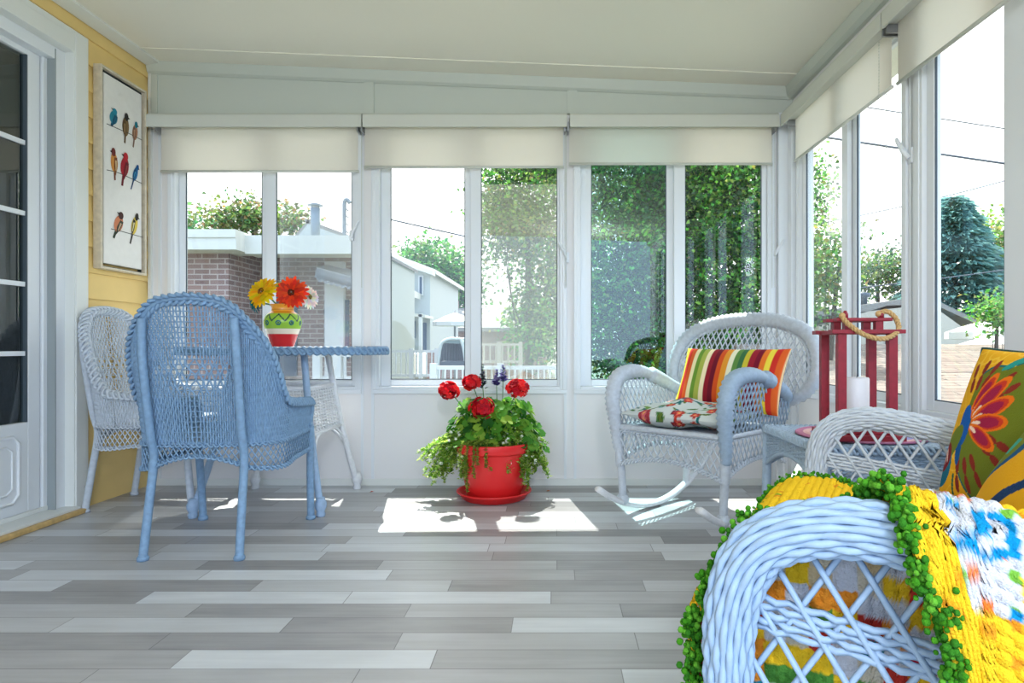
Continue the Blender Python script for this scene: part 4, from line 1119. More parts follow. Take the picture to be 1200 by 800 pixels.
b = MB(); lattice(b, [(p.x*.97, p.z-.01) for p in rp], lambda x, z: V((x, by(x, z), z)), .034, R(60), .0038, seg=.08); b.build('back_panel', WK, t)
# seat cushion
t = thing('bench_cushion', 'cream floral bench cushion on the foreground loveseat', 'cushion', Ml @ V((0, 0, .345)), LZ)
def fl2():
    rg = random.Random(5); it = []
    for i in range(60): it.append((rg.uniform(-.5, .5), rg.uniform(-.27, .27), rg.uniform(.025, .05), rg.random()*6.3, rg.choice([(150, 160, 66), (180, 60, 60), (206, 140, 90), (40, 150, 150), (40, 110, 170), (96, 120, 50)]), rg.choice([0, 0, 1, 2])))
    def f(u, v):
        x, y = u*.5, v*.27; c = (226, 216, 198)
        for (fx_, fy_, r, ph, cl, kd) in it:
            dx, dy = x-fx_, y-fy_; d = math.hypot(dx, dy)
            if d > r: continue
            a = math.atan2(dy, dx)+ph
            if kd == 0:
                if math.cos(d/r*9-a) > .2: c = cl
            elif kd == 1:
                e = dx*math.cos(ph)+dy*math.sin(ph); q = -dx*math.sin(ph)+dy*math.cos(ph)
                if (e/r)**2+(q/(r*.45))**2 < 1: c = cl if (e/r)**2+(q/(r*.45))**2 > .35 else (236, 214, 180)
            else:
                if d < r*(.6+.4*abs(math.cos(2.5*a))): c = cl if d > r*.3 else (240, 196, 80)
        return lin(c)
    return f
pillow(FAB, Matrix.Translation((.03, 0, .052)), t, .97, .53, .108, fl2(), 150, None, pinch=.01, wob=.15, nm=90)

# ------------------------------------------------------------------ two yellow embroidered pillows
def ell(x, y, cx, cy, a, b_, ang):
    dx, dy = x-cx, y-cy; e = dx*math.cos(ang)+dy*math.sin(ang); q = -dx*math.sin(ang)+dy*math.cos(ang); return (e/a)**2+(q/b_)**2
def butterfly(x, y):
    """pattern of the yellow pillow in metres, x to the right, y upwards, origin at the flower's blue heart"""
    c = (238, 174, 24)
    k = noise.noise(V((x*28, y*28, 3)))
    if abs(k) < .045: c = (246, 196, 60)
    th = math.atan2(y, x); d = math.hypot(x, y)
    # green lobes with a dark teal outline
    for (cx, cy, a, b_, an) in ((.028, .075, .062, .055, 1.25), (.105, .085, .085, .062, .55), (.06, -.085, .10, .06, -1.0), (.15, -.02, .11, .07, -.1)):
        e = ell(x, y, cx, cy, a, b_, an)
        if x < -.018: continue
        if e < 1.0: c = (110, 122, 34)
        elif e < 1.20 and c == (238, 174, 24): c = (20, 98, 104)
    for i, an in enumerate((2.0, 1.72, 1.45, .95, .7, -.25, -.5, -1.0, -1.3, -1.6)):
        for rr in (.095, .135):
            if ell(x, y, rr*math.cos(an), rr*math.sin(an), .020, .008, an) < 1: c = (138, 44, 34)
    if ell(x, y, .08, .16, .05, .011, .7) < 1: c = (40, 150, 140)
    # five long petals
    for an, L in ((1.25, .125), (.92, .14), (.50, .135), (.12, .125), (-.38, .115)):
        mx_, my_ = math.cos(an)*L*.56, math.sin(an)*L*.56; e = ell(x, y, mx_, my_, L*.46, L*.155, an)
        if e < 1.0: c = (236, 116, 22)
        if e < .62: c = (206, 58, 38)
        if e < .34: c = (160, 30, 70)
        if ell(x, y, math.cos(an)*L*.26, math.sin(an)*L*.26, L*.13, L*.035, an) < 1: c = (246, 214, 196)
    if ell(x, y, -.012, -.005, .022, .046, .15) < 1: c = (20, 92, 178)
    if ell(x, y, -.012, -.06, .012, .035, .1) < 1: c = (16, 84, 150)
    # tail with a tear drop
    if ell(x, y, -.055, -.055, .062, .028, .85) < 1: c = (112, 128, 40)
    if ell(x, y, -.085, -.105, .055, .042, .7) < 1: c = (18, 108, 138)
    if ell(x, y, -.078, -.082, .038, .031, .7) < 1: c = (136, 30, 38)
    for dx in (-.012, 0, .012):
        if ell(x, y, -.08+dx, -.082+dx*.4, .004, .018, .25+dx*20) < 1: c = (240, 206, 196)
    for f in (-.13, -.03):
        if abs(x-f-(y+.16)*(.25 if f > -.1 else -.5)) < .004 and -.17 < y < -.115: c = (24, 90, 70)
    return lin(c)
GREENP = mat('dark_green_piping', (24, 70, 66), .8)
YP = vcol('yellow_woven_cotton', .85, .5, 380, spec=.15)
BLp = V((.893, 1.463, .432)); up = V((.095, 0, .315)); ri = V((-.01, -1, 0)); Wp, Hp = .43, .36
ctr = BLp+up*.5+ri*Wp/2
t = thing('yellow_pillow', 'yellow pillow with a big orange flower, leaning in the far corner of the loveseat', 'pillow', BLp+ri*Wp/2, 0, 'yellow embroidered pillows')
pm = basis(ctr-(BLp+ri*Wp/2), ri, up)
pillow(YP, pm, t, Wp, Hp, .13, lambda u, v: butterfly(u*Wp/2+Wp/2-.112, v*Hp/2+.004), 190, GREENP, pinch=.06)
BL2 = V((.76, 1.17, .44)); ri2 = V((-.30, -.95, 0)).normalized(); up2 = V((.20, -.06, .29)); ctr2 = BL2+up2*.5+ri2*Wp/2
t = thing('yellow_pillow', 'yellow pillow with blue and teal bands, nearest the camera at the frame edge', 'pillow', BL2+ri2*Wp/2, 0, 'yellow embroidered pillows')
def bands(u, v):
    x, y = u*Wp/2, v*Hp/2; c = (238, 174, 24); k = x*.72-y*.7
    w_ = k+.012*math.sin(y*40)
    if -.115 < w_ < -.055: c = (120, 132, 40)
    if -.100 < w_ < -.075 and abs(((y*22) % 1)-.5) < .35: c = (60, 170, 150)
    if -.055 <= w_ < -.038: c = (22, 84, 130)
    if .05 < w_ < .075: c = (24, 60, 110)
    return lin(c)
pillow(YP, basis(ctr2-(BL2+ri2*Wp/2), ri2, up2), t, Wp, Hp, .13, bands, 150, GREENP, pinch=.06)

# ------------------------------------------------------------------ crocheted blanket over the seat and near arm
# cross profile (x across the loveseat, z up) : hangs outside the near arm, over it, down to the cushion, then along the seat
prof = [(-.618, .16), (-.610, .30), (-.602, .44), (-.594, .53), (-.580, .590), (-.553, .612), (-.522, .598), (-.505, .555), (-.499, .50), (-.494, .42), (-.489, .345), (-.480, .325), (-.472, .36), (-.466, .44), (-.43, .468), (-.34, .472), (-.22, .474), (-.10, .474), (.08, .472), (.24, .466)]
pc = resample(catmull([V((x, 0, z)) for x, z in prof], 8), .004)
Lc = [0]
for a, c in zip(pc, pc[1:]): Lc.append(Lc[-1]+(c-a).length)
TOT = Lc[-1]
def cross(k):
    k = max(0, min(TOT, k)); i = min(len(pc)-2, int(k/TOT*(len(pc)-1))); f = k/TOT*(len(pc)-1)-i; return pc[i].lerp(pc[i+1], f)
def armtop(y):
    return interp([(LARM[k][0], LARM[k][1]) for k in range(9, 3, -1)], y)+.050
def s_at(x, lo=0): return next(Lc[i] for i, p in enumerate(pc) if p.x >= x and Lc[i] >= lo)
S_ARM = s_at(-.5535)
S0K = [(-.25, .02), (-.04, .10), (.04, .20), (.09, S_ARM-.10), (.125, S_ARM), (.155, S_ARM+.05), (.20, S_ARM+.075), (.30, S_ARM+.075), (.36, S_ARM+.05), (.70, S_ARM+.0)]
S1K = [(-.25, s_at(-.40)), (.03, s_at(-.36)), (.10, s_at(-.15)), (.15, s_at(.10)), (.22, s_at(.20)), (.30, s_at(.20)), (.42, s_at(.02)), (.7, s_at(-.2))]
HANG = [(0, .36), (.2, .34), (.45, .22), (.7, .10), (1, .03)]
FR = .275
def blank(u, v):
    # u: front hang -> back, v: from the border at the near arm across the seat
    yf = FR+.03+interp(HANG, v); yy = yf+(-.26-yf)*u
    y = min(yy, FR); s0, s1 = interp(S0K, yy), interp(S1K, yy); q = cross(s0+(s1-s0)*v); z = q.z; x = q.x
    if x < -.505:
        k = min(1, max(0, (-.505-x)/.03)); z = max(.10, z-(.612-armtop(min(y, .2)))*k)
    if x < -.575: x -= .014+.012*abs(math.sin(y*16))
    z += .008*noise.noise(V((x*9, y*9, 0)))+(.003 if x > -.47 else 0)
    if yy > FR:
        h = yy-FR; r = .055; zt = z
        if h < r*1.57: a = h/r; y = FR+.02*math.sin(a)+r*math.sin(a); z -= r*(1-math.cos(a))
        else: y = FR+.02+r+.012*math.sin(x*26); z -= r+(h-r*1.57)
        if x < -.485: z -= (zt-.455)*min(1, h/.05)
    return V((x, y, z))
def arc(u, v):
    yf = FR+.03+interp(HANG, v); yy = yf+(-.26-yf)*u; s0, s1 = interp(S0K, yy), interp(S1K, yy); return s0+(s1-s0)*v, yy
def yarn(u, v):
    p = blank(u, v); s_, yy = arc(u, v); rw = math.floor(yy/.0105); cl = math.floor(s_/.0105+.5*(rw % 2))
    k = noise.noise(V((s_*6.5+3, yy*6.5, 1.7))); rr = random.Random(rw*7919+cl*104729).random()
    k2 = noise.noise(V((s_*22, yy*22, 7)))
    if v < .13 or v > .9: k = min(k, -.1)
    if yy > .10 and s_ > S_ARM+.42: k = min(k, -.1)
    if k > .06:
        c = (206, 209, 220)
        if rr < .34 and k2 > .08: c = (20, 140, 200)
        elif rr < .10: c = (120, 180, 70)
        elif rr < .17: c = (236, 120, 50)
        elif rr < .22: c = (250, 212, 60)
        elif rr < .27 and s_ > S_ARM: c = (170, 30, 60)
    else:
        c = (240, 196, 44)
        if rr < .05: c = (226, 150, 40)
        elif rr < .08: c = (110, 160, 50)
    if S_ARM+.05 < s_ < S_ARM+.42 and v > .02:      # multicoloured squares on the inner fold
        r3 = random.Random(math.floor(yy/.026)*8191+math.floor(s_/.026)*131071).random()
        c = [(240, 196, 44), (208, 210, 220), (176, 34, 60), (240, 150, 50), (208, 210, 220), (30, 130, 150), (240, 196, 44), (196, 60, 50), (206, 196, 176), (80, 140, 60), (214, 190, 150), (240, 196, 44)][int(r3*12)]
    return lin(c)
t = thing('crochet_blanket', 'yellow, white and blue crocheted blanket with green border draped over the loveseat', 'blanket', LO, LZ)
b = MB(); NU, NV = 360, 400
def stitched(u, v):
    p = blank(u, v); e = .004; n_ = (blank(min(1, u+e), v)-blank(max(0, u-e), v)).cross(blank(u, min(1, v+e))-blank(u, max(0, v-e)))
    if n_.length > 1e-12: n_.normalize()
    if n_.z < 0 and abs(n_.z) > .3: n_ = -n_
    s_, yy = arc(u, v); rw = math.floor(yy/.0135); return p+n_*(.0055*abs(math.sin(PI*yy/.0135))**.7*abs(math.sin(PI*(s_/.0135+.5*(rw % 2))))**.7+.002*noise.noise(p*70))
b.grid(stitched, NU, NV, yarn)
o = b.build('knit', vcol('crochet_yarn', .95, .9, 420, spec=.05), t)
so = o.modifiers.new('thick', 'SOLIDIFY'); so.thickness = .004; so.offset = 0
rg = random.Random(8); b = MB()
for e_ in ([blank(i/400, 0) for i in range(401)], [blank(0, i/200) for i in range(201)], [blank(i/400, 1) for i in range(401)]):
    for p in resample(e_, .0075):
        for q in range(14):
            d = V((rg.gauss(0, 1), rg.gauss(0, 1), rg.gauss(.3, .8)))*.0066
            b.ball(p+d, .0042*rg.uniform(.6, 1.15), 6, col=lin(rg.choice([(70, 140, 36), (52, 116, 34), (96, 164, 52), (60, 128, 30)])))
b.build('green_border', vcol('green_yarn', .95, .8, 400, spec=.05), t)
# ------------------------------------------------------------------ outdoors
GZ0 = -1.0
b = MB(); b.box(-60, 3.7, GZ0-.2, 80, 120, GZ0); b.box(1.6, -30, GZ0-.2, 80, 3.7, GZ0); b.box(-60, -30, GZ0-.2, 1.6, 3.7, GZ0-.15)
st('ground', b, mat('lawn_and_paving', (104, 108, 92), .95, .3, 3), smooth=False)
LEAFT = vcol('tree_leaves', .55, transl=.42)
BARK = mat('brown_bark', (70, 58, 48), .95, .3, 12)
def tree(name, label, base, blobs, n, size, cols, trunk_r, seed, cat='tree', limbs=6, up=.2):
    rg = random.Random(seed); base = V(base); t = thing(name, label, cat, base); b = MB()
    tot = sum(r[0]*r[1]*r[2] for _, r in blobs)
    for c, r in blobs:
        c = V(c)-base; m = int(n*r[0]*r[1]*r[2]/tot)
        # clumps of leaves inside each blob
        for k in range(max(1, m//22)):
            d = V((rg.gauss(0, 1), rg.gauss(0, 1), rg.gauss(0, 1))).normalized()*rg.random()**.42
            cc = c+V((d.x*r[0], d.y*r[1], d.z*r[2])); sh = rg.choice(cols)
            for q in range(22):
                p = cc+V((rg.gauss(0, 1), rg.gauss(0, 1), rg.gauss(0, .7)))*size*1.9
                dd = V((rg.uniform(-1, 1), rg.uniform(-1, 1), rg.uniform(-1, .5))); nn = V((rg.uniform(-1, 1), rg.uniform(-1, 1), rg.uniform(.0, 1.4)))
                col = lin(tuple(min(255, x*rg.uniform(.8, 1.2)) for x in sh)); b.leaf(p, dd, nn, size*rg.uniform(.7, 1.3), size*rg.uniform(.6, .9), col)
    b.build('foliage', LEAFT, t, smooth=False)
    b = MB(); top = sum(((V(c)-base) for c, _ in blobs), V((0, 0, 0)))/len(blobs)
    b.tube(catmull([V((0, 0, 0)), V((top.x*.1, top.y*.1, top.z*.35)), V((top.x*.6, top.y*.6, top.z*.8)), top], 4), [trunk_r*(1-.6*i/12) for i in range(13)], 8)
    for c, r in blobs[:limbs]:
        c = V(c)-base; b.tube(catmull([V((top.x*.2, top.y*.2, top.z*.4)), c*.6+V((0, 0, -.1*top.z)), c], 4), [trunk_r*.22*(1-.7*i/8) for i in range(9)], 6)
    b.build('trunk', BARK, t)
    return t
MAPLE = [(60, 112, 46), (82, 140, 56), (108, 164, 66), (42, 84, 42), (36, 74, 38), (140, 188, 84)]
# big leafy tree filling the two right-hand back windows
tree('maple_tree', 'big leafy green tree filling the right back window', P(790, 404, 11)+V((0, 0, GZ0-CH)),
     [(P(850, 230, 11), (1.7, 1.2, 1.4)), (P(760, 200, 11.2), (1.5, 1.2, 1.0)), (P(745, 300, 11), (1.2, 1.2, 1.3)), (P(860, 330, 10.6), (1.5, 1.1, 1.3)), (P(720, 390, 11.2), (1.2, 1.0, .9)), (P(830, 410, 11), (1.6, 1.0, .9)), (P(650, 150, 11.2), (1.5, 1.1, .9))], 76000, .082, MAPLE, .22, 31)
tree('maple_tree', 'paler leafy tree behind the hazy right half of the middle back window', P(620, 404, 18)+V((0, 0, GZ0-CH)),
     [(P(625, 245, 18), (1.5, 1.3, 1.4)), (P(592, 270, 18), (.85, 1.0, 1.2)), (P(655, 330, 18), (1.25, 1.3, 1.8)), (P(632, 385, 18), (1.05, 1.2, 1.0)), (P(585, 225, 18), (.6, .8, .8)), (P(620, 190, 17.5), (1.4, 1.0, .7))], 16000, .135, MAPLE+[(150, 180, 90)], .14, 32)
tree('round_tree', 'rounded green tree behind the white two storey house', P(515, 404, 38)+V((0, 0, GZ0-CH)),
     [(P(510, 325, 38), (2.2, 2, 2.1)), (P(492, 310, 38), (1.3, 1.5, 1.5)), (P(535, 345, 38), (1.5, 1.6, 2.0))], 5000, .30, [(70, 116, 58), (90, 136, 66), (108, 150, 80)], .3, 33)
tree('low_tree', 'small tree crown above the brick house eave, left of the roof vent pipe', P(272, 404, 17)+V((0, 0, GZ0-CH)),
     [(P(262, 262, 17), (.55, .6, .35)), (P(290, 256, 17), (.5, .6, .45)), (P(297, 246, 17), (.3, .4, .2)), (P(342, 262, 17), (.45, .5, .45)), (P(330, 252, 17), (.2, .3, .2))], 2600, .13, [(84, 112, 66), (104, 128, 76), (150, 150, 90)], .12, 34)
tree('shrub', 'leafy shrub tip at the far left edge of the left back window', P(212, 404, 15)+V((0, 0, GZ0-CH)), [(P(213, 268, 15), (.3, .3, .35))], 300, .12, [(80, 120, 70), (110, 140, 80)], .05, 35, 'shrub')

WHITE = mat('pale_grey_house_siding', (168, 174, 172), .7); FASC = mat('cream_white_fascia', (196, 196, 188), .6)
BRICK = brick_material('brown_brick', (140, 114, 108), (118, 96, 92), (166, 154, 148)); BRICK2 = brick_material('red_brown_brick', (150, 112, 98), (130, 96, 86), (180, 164, 154))
ROOFG = mat('pale_grey_roofing', (132, 130, 127), .85, .06, 3); DKBLUE = mat('dark_blue_panel', (52, 74, 98), .6)
WPAINT = mat('white_paint_outdoor', (200, 203, 203), .6)
# brick house beyond the left back window
YH = 9.0
def HX(px, Y=YH): return (px-VX)/F*Y
def HZ(py, Y=YH): return CH-(py-VY)/F*Y
t = thing('brick_house', 'brown brick house with a flat white fascia, seen through the left back window', 'house', (HX(300), YH, GZ0))
o_ = V((HX(300), YH, GZ0)); TB = lambda x, y, z: V((x, y, z))-o_
b = MB(); b.box(HX(150), YH, GZ0, HX(268), YH+4, HZ(285), TB); b.prism([V((x, y, GZ0))-o_ for x, y in ((HX(268), YH+.9), (HX(428, YH+.9), YH+.9), (HX(424, YH+4), YH+4), (HX(268), YH+4))], (0, 0, HZ(285)-GZ0)); b.build('wall', BRICK, t, smooth=False)
b = MB(); b.box(HX(140), YH-.35, HZ(296.5), HX(291), YH+.3, HZ(274), TB); b.box(HX(291), YH-.1, HZ(298.5), HX(424), YH+.3, HZ(277), TB)
b.box(HX(140), YH-.37, HZ(283), HX(291), YH-.35, HZ(274), TB); b.prism([V((x, y, HZ(290)))-o_ for x, y in ((HX(140), YH+.3), (HX(424), YH+.3), (HX(424, YH+5.2), YH+5.2), (HX(140), YH+5.2))], (0, 0, HZ(277)-HZ(290))); b.build('fascia', FASC, t, smooth=False)
b = MB(); b.box(HX(357), YH+.78, GZ0, HX(381), YH+.9, HZ(298), TB); b.build('pilaster', WPAINT, t, smooth=False)
b = MB(); b.box(HX(384, 10), YH+.85, HZ(420, 10), HX(412, 10), YH+.895, HZ(352, 10), TB); b.box(HX(330, 10), YH+.85, HZ(440, 10), HX(352, 10), YH+.895, HZ(360, 10), TB); b.build('window', DKBLUE, t, smooth=False)
b = MB()          # striped fringe awning
a0, a1 = V((HX(360), YH+.35, HZ(311)))-o_, V((HX(420), YH+.35, HZ(327)))-o_
b.prism([a0, a1, a1+V((0, .55, .12)), a0+V((0, .55, .12))], (0, 0, .02)); b.build('awning', mat('grey_awning', (168, 172, 178), .8), t, smooth=False)
b = MB(); n = 26
for i in range(n):
    p = a0.lerp(a1, i/n); q = a0.lerp(a1, (i+.75)/n); L = .13+.05*((i*7) % 3)/2; b.prism([p, q, q-V((0, 0, L)), p-V((.03, 0, L))], (0, .01, 0))
b.build('awning_fringe', mat('grey_fringe', (150, 156, 166), .9), t, smooth=False)
def single(name, mb, m, label, cat, loc, group=None, smooth=True):
    loc = V(loc); mb.v = [V(v)-loc for v in mb.v]; o = mb.build(name, m, smooth=smooth); o.location = loc; return tag(o, label, cat, group)
# vent pipe with cap, gable, bent mast on the roof
t = thing('vent_pipe', 'white roof vent pipe with a flat round cap on the brick house', 'vent pipe', (HX(369.5, 9.6), 9.6, HZ(279, 9.6)))
PIPEM = mat('zinc_grey', (116, 130, 142), .6)
b = MB(); b.lathe([(.068, 0), (.068, .46)], 20); b.build('pipe', PIPEM, t)
b = MB(); b.lathe([(1e-6, .49), (.11, .49), (.118, .50), (1e-6, .545)], 20); b.tube([V((.05, 0, .45)), V((.05, 0, .5))], .008, 5); b.tube([V((-.05, 0, .45)), V((-.05, 0, .5))], .008, 5); b.build('cap', PIPEM, t)
b = MB(); b.tube(catmull([P(403.5, 284, 9.4), P(403.5, 245, 9.4), P(404, 236, 9.4), P(407, 234, 9.4), P(410, 238, 9.4)], 6), .03, 8)
for py in (244, 252, 261, 270): b.tube([P(403.5, py, 9.4), P(408.5, py+3, 9.4)], .01, 5)
single('roof_mast', b, mat('grey_white_metal', (112, 122, 130), .5), 'thin bent service mast with short pegs standing on the brick house roof', 'mast', P(403.5, 284, 9.4))
t = thing('gabled_house', 'pale gable of a house rising behind the roof vent pipe', 'house', P(374, 404, 15)+V((0, 0, GZ0-CH)))
o_ = P(374, 404, 15)+V((0, 0, GZ0-CH)); g = [P(344, 282, 15), P(361, 262, 15), P(420, 284, 15)]; zb = GZ0
b = MB(); b.prism([p-o_ for p in [V((g[0].x, 15, zb)), V((g[2].x, 15, zb)), g[2], g[1], g[0]]], (0, 6, 0)); b.build('wall', WHITE, t, smooth=False)
b = MB()
for p, q in ((g[0], g[1]), (g[1], g[2])):
    e = (q-p)*.06; b.prism([p-o_-e, q-o_+e, q-o_+e+V((0, 0, .09)), p-o_-e+V((0, 0, .09))], (0, 6.2, 0))
b.build('roof', ROOFG, t, smooth=False)
# two storey white house
YW = 24
t = thing('two_storey_house', 'white two storey house with a porch, at the left of the middle back window', 'house', (HX(470, YW), YW, GZ0)); o_ = V((HX(470, YW), YW, GZ0))
W_ = lambda px, py, Y=YW: V((HX(px, Y), Y, HZ(py, Y)))-o_
b = MB(); b.prism([W_(400, 412), W_(504, 412), W_(504, 318), W_(470, 306), W_(400, 280)], (0, 7, 0)); b.build('wall', WHITE, t, smooth=False)
b = MB(); b.prism([W_(396, 277), W_(510, 319), W_(510, 324), W_(396, 283)], (0, -.5, 0)); b.prism([W_(396, 272), W_(511, 316), W_(511, 321), W_(396, 280)], (0, 7.5, 0)); b.build('roof', FASC, t, smooth=False)
for (x0, x1, y0, y1) in ((472, 479, 316, 333), (490.5, 496.5, 323, 346)):
    b = MB(); p, q = W_(x0, y1), W_(x1, y0); b.box(p.x, -.06, p.z, q.x, -.005, q.z); f = b.build('window', WPAINT, t, smooth=False)
    b = MB(); b.box(p.x+.05, -.075, p.z+.05, q.x-.05, -.061, q.z-.05); b.build('pane', DKBLUE, f, smooth=False)
b = MB(); b.prism([W_(440, 315), W_(493, 344), W_(493, 351), W_(440, 325)], (0, -2.2, 0)); b.build('porch_roof', FASC, t, smooth=False)
b = MB(); p, q = W_(440, 412), W_(470, 342); b.box(p.x, -.08, p.z, q.x, -.005, q.z); b.build('dark_panel', DKBLUE, t, smooth=False)
for (x0, x1, y0, y1) in ((482, 487, 376, 396), (492, 500, 378, 411)):
    b = MB(); p, q = W_(x0, y1), W_(x1, y0); b.box(p.x, -.06, p.z, q.x, -.005, q.z); b.build('window' if x0 < 490 else 'house_door', DKBLUE, t, smooth=False)
b = MB(); b.prism([W_(470, 366), W_(508, 371), W_(508, 374), W_(470, 370)], (0, -1.6, 0)); b.build('lower_eave', FASC, t, smooth=False)
for px in (468, 503):
    b = MB(); p = W_(px, 404); b.box(p.x-.06, -1.6, 0, p.x+.06, -1.48, W_(px, 370).z); b.build('post', WPAINT, t, smooth=False)
# white deck fence in front of it
def railing(name, label, x0, x1, Y, ytop, ybot, step, m, cat, slant=0):
    p0, p1 = P(x0, ytop, Y), P(x1, ytop, Y+slant); o_ = V(((p0.x+p1.x)/2, (p0.y+p1.y)/2, GZ0)); t = thing(name, label, cat, o_); zb = HZ(ybot, Y); d = p1-p0; L = math.hypot(d.x, d.y)
    b = MB(); w = V((0, .05, 0)); h = V((0, 0, .06)); b.prism([p0-o_, p1-o_, p1-o_+h, p0-o_+h], w); q0, q1 = V((p0.x, p0.y, zb)), V((p1.x, p1.y, zb)); b.prism([q0-o_, q1-o_, q1-o_+h, q0-o_+h], w); b.build('rail', m, t, smooth=False)
    b = MB(); n = int(L/step)
    for i in range(n+1):
        a = q0.lerp(q1, i/n)-o_; c = p0.lerp(p1, i/n)-o_; b.tube([a, c], step*.16, 4)
    b.build('balusters', m, t, smooth=False)
    for i in (0, .5, 1):
        b = MB(); a = q0.lerp(q1, i)-o_; c = p0.lerp(p1, i)-o_; b.box(a.x-.05, a.y-.05, 0, a.x+.05, a.y+.05, c.z+.10); b.build('post', m, t, smooth=False)
    return t
railing('deck_railing', 'white deck railing at the lower left of the middle back window', 452, 512, 15, 413, 441, .12, WPAINT, 'railing')
railing('pool_fence', 'beige picket fence by the pool, behind the middle back window', 560, 610, 15.7, 405, 425, .14, mat('beige_paint', (206, 196, 176), .7), 'fence')
railing('chain_fence', 'low pale garden fence crossing the bottom of the middle back window', 508, 665, 10, 433, 452, .09, mat('pale_grey_wire', (206, 208, 206), .6), 'fence')
railing('white_fence', 'white slatted fence with a diagonal brace below the table rim', 372, 420, 8.5, 418, 446, .16, WPAINT, 'fence')
# slatted swing frame with a curved top
t = thing('garden_swing', 'dark slatted garden swing seat in an arched pale frame', 'garden swing', P(517, 404, 12)+V((0, 0, GZ0-CH))); o_ = P(517, 404, 12)+V((0, 0, GZ0-CH))
b = MB()
for dy in (0, .7):
    b.tube(catmull([P(512, 441, 12)-o_+V((-.02, dy, -.2)), P(515.5, 410, 12)-o_+V((0, dy, 0)), P(521, 399, 12)-o_+V((0, dy, 0)), P(534, 397, 12)-o_+V((0, dy, 0)), P(542, 403, 12)-o_+V((0, dy, 0)), P(549, 441, 12)-o_+V((0, dy, -.2))], 6), .03, 8)
b.build('frame', mat('pale_metal', (190, 200, 196), .5), t)
b = MB()
for i in range(9): b.tube([P(518+3.1*i, 401, 12.4)-o_, P(517+3.3*i, 428, 12.4)-o_], .028, 5)
p = P(518, 428, 12)-o_; q = P(545, 424, 12)-o_; b.box(p.x, -.1, p.z, q.x, .5, p.z+.08); b.build('seat_back', mat('dark_grey_slats', (74, 82, 88), .7), t, smooth=False)
b = MB(); b.prism([P(519, 402, 12)-o_, P(523, 398, 12)-o_, P(541, 398, 12)-o_, P(545, 403, 12)-o_], (0, .8, .0)); b.build('canopy', mat('grey_green_canopy', (110, 128, 124), .8), t, smooth=False)
b = MB(); b.lathe([(.34, 0), (.40, .5), (.42, .52), (.36, .52), (1e-6, .5)], 20, P(524, 404, 11.2)+V((0, 0, GZ0-CH))); b.lathe([(.38, .5), (.2, .60), (1e-6, .62)], 20, P(524, 404, 11.2)+V((0, 0, GZ0-CH+.02)))
single('blue_tub', b, mat('blue_plastic', (70, 120, 170), .5), 'blue covered tub on the lawn in front of the garden swing', 'tub', P(524, 404, 11.2)+V((0, 0, GZ0-CH)))
# bungalow behind the garden
YU = 33
t = thing('brick_bungalow', 'low red-brown brick bungalow with a pale hipped roof beyond the garden', 'house', (HX(570, YU), YU, GZ0)); o_ = V((HX(570, YU), YU, GZ0)); W2 = lambda px, py: V((HX(px, YU), YU, HZ(py, YU)))-o_
b = MB(); b.prism([W2(500, 404+48), W2(640, 452), W2(640, 384), W2(500, 384)], (0, 6, 0)); b.build('wall', BRICK2, t, smooth=False)
b = MB(); k = [W2(494, 384)+V((0, -.5, 0)), W2(646, 384)+V((0, -.5, 0)), W2(646, 384)+V((0, 6.5, 0)), W2(494, 384)+V((0, 6.5, 0))]; a_, c_ = W2(515, 357)+V((0, 3, 0)), W2(612, 357)+V((0, 3, 0)); n0 = len(b.v); b.v += k+[a_, c_]+[p-V((0, 0, .2)) for p in k]
for f in ((0, 1, 5, 4), (1, 2, 5), (2, 3, 4, 5), (3, 0, 4), (6, 7, 1, 0), (7, 8, 2, 1), (8, 9, 3, 2), (9, 6, 0, 3), (9, 8, 7, 6)): b.face([n0+i for i in f])
b.build('roof', ROOFG, t, smooth=False)
b = MB(); q = W2(510, 350); b.box(q.x-.5, 2.6, q.z-1.2, q.x+.7, 3.6, q.z+.15); b.build('chimney', BRICK2, t, smooth=False)
SHADE = mat('white_canvas_shade', (206, 204, 198), .8)
def parasol(label, px, py_top, py_edge, half, Y, seed):
    t = thing('garden_parasol', label, 'parasol', P(px, 404, Y)+V((0, 0, GZ0-CH)), 0, 'white garden parasols'); top = HZ(py_top, Y)-GZ0; ed = HZ(py_edge, Y)-GZ0; r = half/F*Y
    b = MB(); b.lathe([(r, ed-.12), (r, ed), (r*.5, ed+(top-ed)*.55), (1e-6, top)], 8); b.build('canopy', SHADE, t, smooth=False)
    b = MB(); b.tube([V((0, 0, 0)), V((0, 0, top+.06))], .03, 8); b.build('pole', M['metal'], t)
parasol('white garden parasol left of the middle window stile, by the bungalow', 533, 366, 377, 26, 18, 1)
# pool and its deck
t = thing('swimming_pool', 'pale blue pool with a white rim at the lower right of the middle back window', 'pool', P(632, 404, 17)+V((0, 0, GZ0-CH)))
b = MB(); b.box(-1.0, -.6, 0, 3.4, 2.4, .33); b.build('pool_wall', WPAINT, t, smooth=False); b = MB(); b.box(-.9, -.5, .331, 3.3, 2.3, .35); b.build('water', mat('pool_water', (120, 186, 210), .1), t, smooth=False)
rg = random.Random(9)
t = thing('flowering_bush', 'yellow flowering bush low outside the middle back window', 'bush', P(612, 404, 9)+V((0, 0, GZ0-CH))); b = MB()
for i in range(700):
    d = V((rg.gauss(0, 1), rg.gauss(0, 1), rg.gauss(0, 1))).normalized()*rg.random()**.5; p = V((d.x*.42, d.y*.3, .98+d.z*.22)); b.leaf(p, V((rg.uniform(-1, 1), rg.uniform(-1, 1), rg.uniform(-.2, 1))), V((rg.uniform(-1, 1), rg.uniform(-1, 1), 1)), .06, .045, lin(rg.choice([(226, 210, 110), (206, 196, 110), (150, 170, 90), (120, 150, 80)])))
b.build('foliage', LEAFT, t, smooth=False); b = MB()
